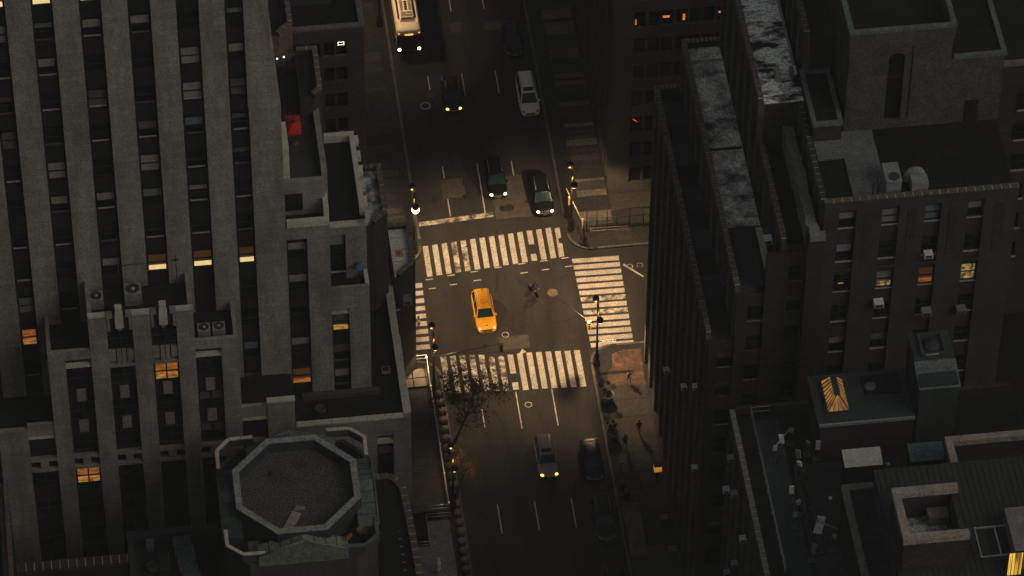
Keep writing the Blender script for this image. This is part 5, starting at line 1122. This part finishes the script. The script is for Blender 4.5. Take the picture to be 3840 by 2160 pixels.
    box('rear_cover', -hw*.62, hw*.62, -L/2+4.9, L/2-2, H-.01, H+.10, 'bus_white', t, local=True)
bus()

# ================================================================== STREET LAMPS AND SIGNALS
def batwing(ld):
    """street-luminaire distribution: more light sideways than straight down"""
    ld.use_nodes = True; n = ld.node_tree.nodes; L = ld.node_tree.links; e = n['Emission']
    tc = n.new('ShaderNodeTexCoord'); sp = n.new('ShaderNodeSeparateXYZ'); L.new(tc.outputs['Normal'], sp.inputs[0])
    ab = n.new('ShaderNodeMath'); ab.operation = 'ABSOLUTE'; L.new(sp.outputs[2], ab.inputs[0])
    pw = n.new('ShaderNodeMath'); pw.operation = 'POWER'; pw.inputs[1].default_value = -2.0; L.new(ab.outputs[0], pw.inputs[0])
    mn = n.new('ShaderNodeMath'); mn.operation = 'MINIMUM'; mn.inputs[1].default_value = 3.4; L.new(pw.outputs[0], mn.inputs[0])
    L.new(mn.outputs[0], e.inputs['Strength'])
def street_lamp(x, y, label, power, north=1.0, south=1.0, big=False):
    t = thing('street_lamp', label, 'street lamp', (x, y, .13), group='twin-arm lamps on the avenue')
    lathe('base', [(.36, 0), (.36, .25), (.28, .35), (.26, 1.0), (.30, 1.1), (.16, 1.35), (.15, 1.6)], 'black_paint', t, (0, 0, 0), 12)
    tube('pole', (x, y, 1.5), (x, y, 8.5), .13, .07, 'black_paint', t, 10)
    lathe('finial', [(.10, 0), (.14, .10), (.05, .25), (.09, .35), (.01, .55)], 'brass', t, (0, 0, 8.3), 10)
    for s in (-1, 1):
        pts = [(0, 7.6), (.45, 8.25), (.95, 8.45), (1.35, 8.3), (1.42, 8.05)]
        for a, b in zip(pts, pts[1:]): tube('arm', (x, y+s*a[0], a[1]+.0), (x, y+s*b[0], b[1]), .04, .04, 'black_paint', t, 6)
        tube('scroll', (x, y, 6.9), (x, y+s*.62, 8.2), .10, .05, 'brass', t, 6)
        hd = lathe('lamp_head', [(.34, -.30), (.33, -.10), (.24, .08), (.12, .16), (.07, .32)], 'black_paint', t, (0, s*1.42, 7.75), 14)
        lathe('lens', [(.08, -.20), (.24, -.13), (.30, -.03), (.28, .02)] if not big or s > 0 else [(.10, -.62), (.30, -.50), (.40, -.25), (.36, -.02)], 'lamp_lens', hd, (0, 0, -.30), 14)
        ld = bpy.data.lights.new('lamp_light', 'SPOT'); ld.energy = power*LAMP*(north if s > 0 else south); ld.color = (1, .66, .355); ld.spot_size = radians(141); ld.spot_blend = .5; ld.shadow_soft_size = .22; batwing(ld)
        lo_ = bpy.data.objects.new('lamp_light', ld); lo_.location = (0, s*1.42, 7.12 if not (big and s < 0) else 6.75); link(lo_, t)
        pd = bpy.data.lights.new('lamp_spill', 'POINT'); pd.energy = 60*LAMP; pd.color = (1, .62, .28); pd.shadow_soft_size = .2
        po = bpy.data.objects.new('lamp_spill', pd); po.location = (0, s*1.05, 7.25); link(po, t)
    return t
lampSE = street_lamp(6.75, -11.0, 'black twin-arm street lamp rising in front of the right-hand crosswalk', 1900, 1.4, .15)
lampSW = street_lamp(-9.05, -12.6, 'twin-arm street lamp at the corner below the left crosswalk', 950, 1.3, .2)
lampNE = street_lamp(6.72, 7.1, 'lit twin-arm street lamp on the banded sidewalk at upper right of the intersection', 1000, .2, 2.2)
lampWS = street_lamp(-9.0, -27.8, 'twin-arm street lamp rising through the sidewalk shed edge at lower left', 50)
lampNW = street_lamp(-8.85, 5.9, 'bright twin-arm street lamp at the upper left corner of the intersection', 1000, .06, 2.4, True)
lampFN = street_lamp(-8.85, 38.5, 'street lamp beside the bus at the top edge of the avenue', 380, .6, 1.0)
def text_mesh(txt, size):
    cu = bpy.data.curves.new('lettering', 'FONT'); cu.body = txt; cu.size = size; cu.align_x = 'CENTER'; cu.align_y = 'CENTER'; cu.extrude = .004; cu.resolution_u = 2
    o = bpy.data.objects.new('tmp', cu); COL.objects.link(o); bpy.context.view_layer.update()
    me = bpy.data.meshes.new_from_object(o.evaluated_get(bpy.context.evaluated_depsgraph_get())); bpy.data.objects.remove(o); return me
t = thing('street_sign', 'street name sign with glowing pale lettering on the right-hand lamp post', 'street sign', (6.95, -11.05, 3.35))
box('sign_plate', 6.95, 8.55, -11.12, -11.06, 3.2, 3.52, 'sign_green', t)
for (a, b, c, d) in ((6.97, 8.53, 3.22, 3.245), (6.97, 8.53, 3.475, 3.5), (6.97, 6.995, 3.245, 3.475), (8.505, 8.53, 3.245, 3.475)): box('sign_border', a, b, -11.14, -11.12, c, d, 'sign_white', t)
me = text_mesh('East 36th St', .24); me.materials.clear(); me.materials.append(MATS['sign_white']); o = bpy.data.objects.new('lettering', me); o.rotation_euler = (pi/2, 0, 0); o.location = (.8, -.085, .005); link(o, t)
box('sign_bracket', 6.8, 6.95, -11.1, -11.05, 3.3, 3.42, 'black_paint', t)
def mast(x, y, tip, z, label, zs=5.6, boxes=((.25,),), pole=True, m='steel', lens='lit_red', r=(.06, .03)):
    t = thing('traffic_signal', label, 'traffic light', (x, y, .13))
    if pole:
        lathe('base', [(.28, 0), (.28, .2), (.14, .5)], 'iron', t, (0, 0, 0), 10); tube('pole', (x, y, .5), (x, y, z+.5), .10, .08, m, t, 8)
    tube('mast_arm', (x, y, z), tip, r[0], r[1], m, t, 6)
    for f in boxes:
        c = Vector((x, y, z)).lerp(Vector(tip), f[0])
        h = box('signal_head', c.x-.18, c.x+.18, c.y-.15, c.y+.15, c.z-1.05, c.z-.05, 'brass' if m != 'steel' else 'black_paint', t); 
        for i, mm in enumerate((lens, 'iron', 'iron')): lathe('signal_lens', [(.11, 0), (.11, .05), (.06, .07)], mm if mm in MATS else 'iron', h, (0, -.15, .80-.32*i), 10).rotation_euler = (pi/2, 0, 0)
    return t
mast(6.6, -11.35, (1.5, -5.4, 6.3), 5.7, 'brass traffic signal on a thin diagonal arm at the right-hand lamp post', boxes=((.12,),), pole=False, m='black_paint', lens='iron', r=(.024, .010))
mast(-9.1, -13.3, (-2.5, -12.9, 6.2), 5.6, 'traffic signal hanging from a thin arm over the lower crosswalk', boxes=((.97,),), m='black_paint', lens='iron', r=(.035, .018))
mast(7.55, 4.95, (6.35, 8.4, 4.6), 3.2, 'pale leaning signal pole at the upper right kerb corner', boxes=((.75,),), m='coping_cream' if False else 'plank', lens='lit_red')

# fence frame on the north sidewalk
t = thing('scaffold_frame', 'dark pipe scaffold frame across the banded corner sidewalk', 'scaffold', (10.9, 6.5, .13))
for x in (8.2, 9.2, 10.2, 11.2, 12.4, 13.8): tube('upright', (x, 6.6, .13), (x, 6.6, 3.0), .045, .045, 'iron', t, 6)
for z in (1.9, 2.95): tube('cross_pipe', (8.2, 6.6, z), (16, 6.5, z), .04, .04, 'iron', t, 6)
for y in (5.9, 6.25): tube('ground_pipe', (8.5, y, .9), (12.2, y-.1, .9), .03, .03, 'plank', t, 6)
tube('upright', (8.5, 5.9, .13), (8.5, 5.9, 1.2), .05, .05, 'copper_moss', t, 6)

# ================================================================== STREET THINGS
def leaf_cloud(name, parent, c, rx, ry, rz_, n, size, mats, seed, clumps=12):
    R = random.Random(seed); cl = []
    for i in range(clumps):
        while True:
            p = Vector((R.uniform(-1, 1), R.uniform(-1, 1), R.uniform(-1, 1)))
            if .25 < p.length < 1: break
        cl.append((Vector((p.x*rx, p.y*ry, p.z*rz_)), R.uniform(.16, .34)*min(rx, ry)))
    per = {m: ([], []) for m in mats}
    for i in range(n):
        b, r = cl[R.randrange(clumps)]; d = Vector((R.gauss(0, .5), R.gauss(0, .5), R.gauss(0, .45)))*r; p = b+d
        a = Vector((R.uniform(-1, 1), R.uniform(-1, 1), R.uniform(-.6, .6))).normalized()*size*R.uniform(.6, 1.3); q = a.cross(Vector((R.uniform(-1, 1), R.uniform(-1, 1), 1)).normalized())*.7
        m = mats[0] if (len(mats) == 1 or R.random() < (.80 if p.x < 0 and p.y > -.3*ry else .93)) else mats[1]
        V, F = per[m]; k = len(V); V += [p-a, p-q*.7, p+a, p+q*.7]; F.append((k, k+1, k+2, k+3))
    for m in mats:
        o = mesh(name, per[m][0], per[m][1], m, parent, c)
def tree(x, y, h, r, label, mats, seed, n=2600, lean=(0, 0), size=.16):
    t = thing('street_tree', label, 'tree', (x, y, .13), group=None); R = random.Random(seed)
    top = Vector((x+lean[0], y+lean[1], h*.62)); tube('trunk', (x, y, .13), top, .16, .09, 'bark', t, 8)
    for i in range(7):
        a = 2*pi*i/7; e = top+Vector((cos(a)*r*.7, sin(a)*r*.7, R.uniform(.4, 1)*h*.33)); s = Vector((x, y, .13)).lerp(top, R.uniform(.6, .98)); tube('limb', s, e, .055, .02, 'bark', t, 6)
    leaf_cloud('crown', t, (lean[0], lean[1], h*.78), r, r, h*.26, n, size, mats, seed, 30)
tree(-8.9, -21.6, 9.0, 3.4, 'dark leafy street tree with golden leaves over the lower left crosswalk', ['leaf', 'leaf_gold'], 11, 4600, (2.4, 1.5), .12)
tree(-8.9, -27.0, 6.5, 1.7, 'small golden-leaved street tree beside the avenue left of the grey suv', ['leaf_gold', 'leaf'], 12, 500, (1.2, .8), .10)
for i, (x, y, lab) in enumerate(((7.15, -15.9, 'round concrete planter with dark shrub nearest the lower right crosswalk'), (6.95, -20.6, 'round concrete planter with dark shrub beside the parked black car'))):
    t = thing('planter', lab, 'planter', (x, y, .15), group='round planters on the east sidewalk')
    lathe('pot', [(.44, 0), (.55, .5), (.62, .85), (.62, .92), (.54, .92), (.52, .7)], 'concrete', t, (0, 0, 0), 20)
    lathe('soil', [(.52, 0), (.52, .04)], 'bark', t, (0, 0, .72), 16)
    leaf_cloud('shrub', t, (-.1, .5, 1.6 if i == 0 else 1.3), .75 if i == 0 else .5, .8 if i == 0 else .55, .55, 1100, .075, ['leaf_dark'], 20+i, 9)
    for k in range(5): tube('stem', (0, 0, .72), (.3*cos(k*1.3), .3*sin(k*1.3)+.2, 1.6), .018, .01, 'bark', t, 5, local=True)
def person(x, y, z, label, top='cloth_dark', legs='cloth_dark', rz=0, pose='walk', s=1.0):
    t = thing('person', label, 'person', (x, y, z), rz)
    if pose == 'ride':
        J = [((0, .10, .95), .14), ((0, -.02, 1.18), .13), ((0, -.16, 1.40), .145), ((0, -.22, 1.50), .06), ((0, -.27, 1.60), .08), ((0, -.30, 1.70), .095),
             ((.18, -.16, 1.38), .06), ((.24, -.36, 1.18), .045), ((.24, -.55, 1.05), .035), ((-.18, -.16, 1.38), .06), ((-.24, -.36, 1.18), .045), ((-.24, -.55, 1.05), .035),
             ((.10, .08, .90), .10), ((.12, -.28, .78), .075), ((.11, -.10, .36), .05), ((.11, -.22, .30), .045), ((-.10, .08, .90), .10), ((-.12, -.20, .95), .075), ((-.11, -.05, .55), .05), ((-.11, -.17, .50), .045)]
    else:
        J = [((0, 0, .95), .14), ((0, 0, 1.18), .125), ((0, 0, 1.40), .15), ((0, 0, 1.50), .06), ((0, -.01, 1.60), .08), ((0, -.02, 1.70), .092),
             ((.19, 0, 1.40), .06), ((.24, .04, 1.12), .045), ((.25, -.08, .88), .035), ((-.19, 0, 1.40), .06), ((-.24, -.04, 1.12), .045), ((-.25, -.14, .90), .035),
             ((.09, 0, .88), .095), ((.10, -.14, .50), .065), ((.10, -.16, .09), .045), ((.10, -.28, .05), .04), ((-.09, 0, .88), .095), ((-.10, .06, .50), .065), ((-.10, .26, .12), .045), ((-.10, .17, .05), .04)]
    E = [(0, 1), (1, 2), (2, 3), (3, 4), (4, 5), (2, 6), (6, 7), (7, 8), (2, 9), (9, 10), (10, 11), (0, 12), (12, 13), (13, 14), (14, 15), (0, 16), (16, 17), (17, 18), (18, 19)]
    me = bpy.data.meshes.new('body'); me.from_pydata([Vector(j[0])*s for j in J], E, []); me.materials.append(MATS[legs])
    o = bpy.data.objects.new('body', me); link(o, t); md = o.modifiers.new('skin', 'SKIN'); sv = me.skin_vertices[0].data
    for i, j in enumerate(J): sv[i].radius = (j[1]*s, j[1]*s*.85)
    sv[0].use_root = True; sd_ = o.modifiers.new('sub', 'SUBSURF'); sd_.levels = 1; sd_.render_levels = 2
    b2 = [J[0], J[1], J[2], J[6], J[7], J[9], J[10]]; me = bpy.data.meshes.new('jacket'); me.from_pydata([Vector(j[0])*s for j in b2], [(0, 1), (1, 2), (2, 3), (3, 4), (2, 5), (5, 6)], []); me.materials.append(MATS[top])
    o = bpy.data.objects.new('jacket', me); link(o, t); o.modifiers.new('skin', 'SKIN'); sv = me.skin_vertices[0].data
    for i, j in enumerate(b2): sv[i].radius = (j[1]*s*1.22, j[1]*s*1.1)
    sv[0].use_root = True; sd_ = o.modifiers.new('sub', 'SUBSURF'); sd_.levels = 1; sd_.render_levels = 2
    hp = Vector(J[5][0])*s; lathe('hair', [(.10, -.03), (.112, .02), (.095, .08), (.04, .115)], 'hair', t, hp+Vector((0, .015, .015)), 12)
    lathe('face', [(.03, -.09), (.075, -.05), (.085, 0), (.06, .06)], 'skin', t, hp+Vector((0, -.035, -.02)), 10)
    for sgn, q in ((1, 8), (-1, 11)):
        hp_ = Vector(J[q][0])*s; hnd = box('hand', hp_.x-.035, hp_.x+.035, hp_.y-.06, hp_.y+.02, hp_.z-.10, hp_.z, 'skin', t, local=True)
        for k in range(4): box('finger', -.032+.017*k, -.020+.017*k, -.05, -.035, -.07+.006*abs(k-1), 0, 'skin', hnd, local=True)
        box('thumb', sgn*-.045-.008, sgn*-.045+.008, -.05, -.03, .0, .06, 'skin', hnd, local=True)
    return t
person(1.95, -1.0, .02, 'dark-clothed cyclist riding across the middle of the intersection', 'cloth_dark', 'cloth_dark', .5, 'ride')
def bicycle(x, y, rz):
    t = thing('bicycle', 'dark bicycle under the rider in the middle of the intersection', 'bicycle', (x, y, .005), rz)
    for yy in (-.55, .52):
        wv = lathe('wheel', [(.30, -.02), (.335, -.02), (.345, 0), (.335, .02), (.30, .02)], 'rubber', t, (0, yy, .345), 20); wv.rotation_euler = (0, pi/2, 0)
    for a, b in (((0, -.55, .345), (0, -.42, .92)), ((0, -.42, .88), (0, .12, .85)), ((0, -.43, .80), (0, 0, .30)), ((0, 0, .30), (0, .14, .92)), ((0, .12, .85), (0, .52, .345)), ((0, 0, .30), (0, .52, .345))): tube('frame_tube', a, b, .02, .02, 'car_black', t, 6, local=True)
    tube('handlebar', (-.27, -.48, 1.0), (.27, -.48, 1.0), .018, .018, 'steel_dark', t, 6, local=True); box('saddle', -.07, .07, .03, .27, .92, .97, 'black_paint', t, local=True); box('rear_rack', -.09, .09, .3, .62, .74, .77, 'steel_dark', t, local=True)
bicycle(1.95, -1.0, .5)
person(9.45, -13.9, .16, 'pedestrian in a pale top walking on the brick corner paving', 'cloth_pale', 'cloth_pale', .4)
person(9.5, -20.3, .16, 'pedestrian in dark clothes close to the building wall', 'cloth_dark', 'cloth_dark', -.3)
person(7.95, -21.9, .16, 'pedestrian in dark jacket just right of the second planter', 'cloth_blue', 'cloth_dark', .2)
person(7.7, 5.6, .15, 'pedestrian in dark clothes standing by the scaffold corner', 'cloth_dark', 'cloth_blue', 1.0)
person(-9.6, -4.4, .01, 'pedestrian with pale hat stepping off at the left crosswalk', 'cloth_pale', 'cloth_dark', -1.2)
t = thing('sign_panel', 'small orange-lit notice panel on a post beside the parked black car', 'sign', (7.1, -25.0, .15)); tube('post', (7.1, -25.0, .15), (7.1, -25.0, 2.3), .05, .05, 'iron', t); box('panel', 6.95, 7.6, -25.06, -25.0, 1.6, 2.8, 'coping_cream', t); box('panel_back', 6.95, 7.6, -25.0, -24.96, 1.58, 2.82, 'iron', t)
for i, (x, y, lab) in enumerate(((6.95, -27.0, 'upper dark litter bin at the right kerb'), (7.2, -28.2, 'lower dark litter bin at the right kerb'))):
    t = thing('litter_bin', lab, 'bin', (x, y, .15), group='bins at the right kerb'); lathe('drum', [(.30, 0), (.36, .9), (.38, .95), (.30, .96), (.28, .7)], 'iron', t, (0, 0, 0), 12); lathe('lid', [(.36, 0), (.30, .15), (.1, .22)], 'black_paint', t, (0, 0, .96), 12)
t = thing('lit_box_sign', 'glowing amber box sign standing at the building wall on the right sidewalk', 'sign', (10.35, -26.3, .15)); box('light_box', 10.0, 10.7, -26.6, -26.0, 1.6, 2.3, 'box_sign', t); box('frame', 9.97, 10.73, -26.63, -25.97, 2.3, 2.34, 'iron', t); box('base', 10.2, 10.5, -26.45, -26.15, .15, 1.6, 'iron', t)
for (x, y, z0, nm) in ((10.1, -31.9, .15, 'dark standpipe cabinet by the wall below the amber box sign'), (10.3, -35.8, .15, 'dark cabinet by the wall near the bottom of the right sidewalk')):
    t = thing('utility_box', nm, 'cabinet', (x, y, z0)); box('cabinet', x-.35, x+.35, y-.3, y+.3, z0, z0+1.2, 'steel_dark', t); box('top', x-.38, x+.38, y-.33, y+.33, z0+1.2, z0+1.26, 'rust', t)
MATS.pop('x', None)
# ================================================================== unseen blocks added to shade the lower left
def add_shade_block(name, label, x0, x1, y0, y1, z, m):
    t = thing(name, label, 'building', ((x0+x1)/2, (y0+y1)/2, 0))
    box('wall', x0, x1, y0, y1, 0, z, m, t); box('roof', x0+.4, x1-.4, y0+.4, y1-.4, z, z+.1, 'tar', t); ring(t, x0-.1, x1+.1, y0-.1, y1+.1, z, z+.9, .45, m)
    n = int((x1-x0)//4)
    for i in range(n):
        for s_, yy in ((1, y1), (-1, y0)): box('window_strip', x0+1+4*i, x0+2.8+4*i, yy-.05, yy+.05, 4, z-2, 'glass', t)
    n = int((y1-y0)//4)
    for i in range(n):
        for xx in (x0, x1): box('window_strip', xx-.05, xx+.05, y0+1+4*i, y0+2.8+4*i, 4, z-2, 'glass', t)
add_shade_block('west_shade_block', 'unseen tall stone block added beyond the left edge to shade the tower', -95, -53.5, -76, -33.5, 72, 'stone_dark')
add_shade_block('south_shade_block', 'unseen broad stone block added below the bottom edge to shade the lower left', -52, -14, -140, -80, 38, 'stone_dark')
# thin volume added to lift the darkest tones, like haze
V_ = bpy.data.materials.new('lift_haze'); V_.use_nodes = True; nn = V_.node_tree.nodes; nn.clear()
vo = nn.new('ShaderNodeOutputMaterial'); pv = nn.new('ShaderNodeVolumePrincipled'); pv.inputs['Color'].default_value = (.92, .92, .90, 1); pv.inputs['Density'].default_value = LIFT_HAZE; pv.inputs['Anisotropy'].default_value = 0
V_.node_tree.links.new(pv.outputs[0], vo.inputs['Volume']); MATS['lift_haze'] = V_
hz = box('lift_haze', -160, 160, -345, 160, -1.5, 326, 'lift_haze'); tag(hz, kind='stuff')
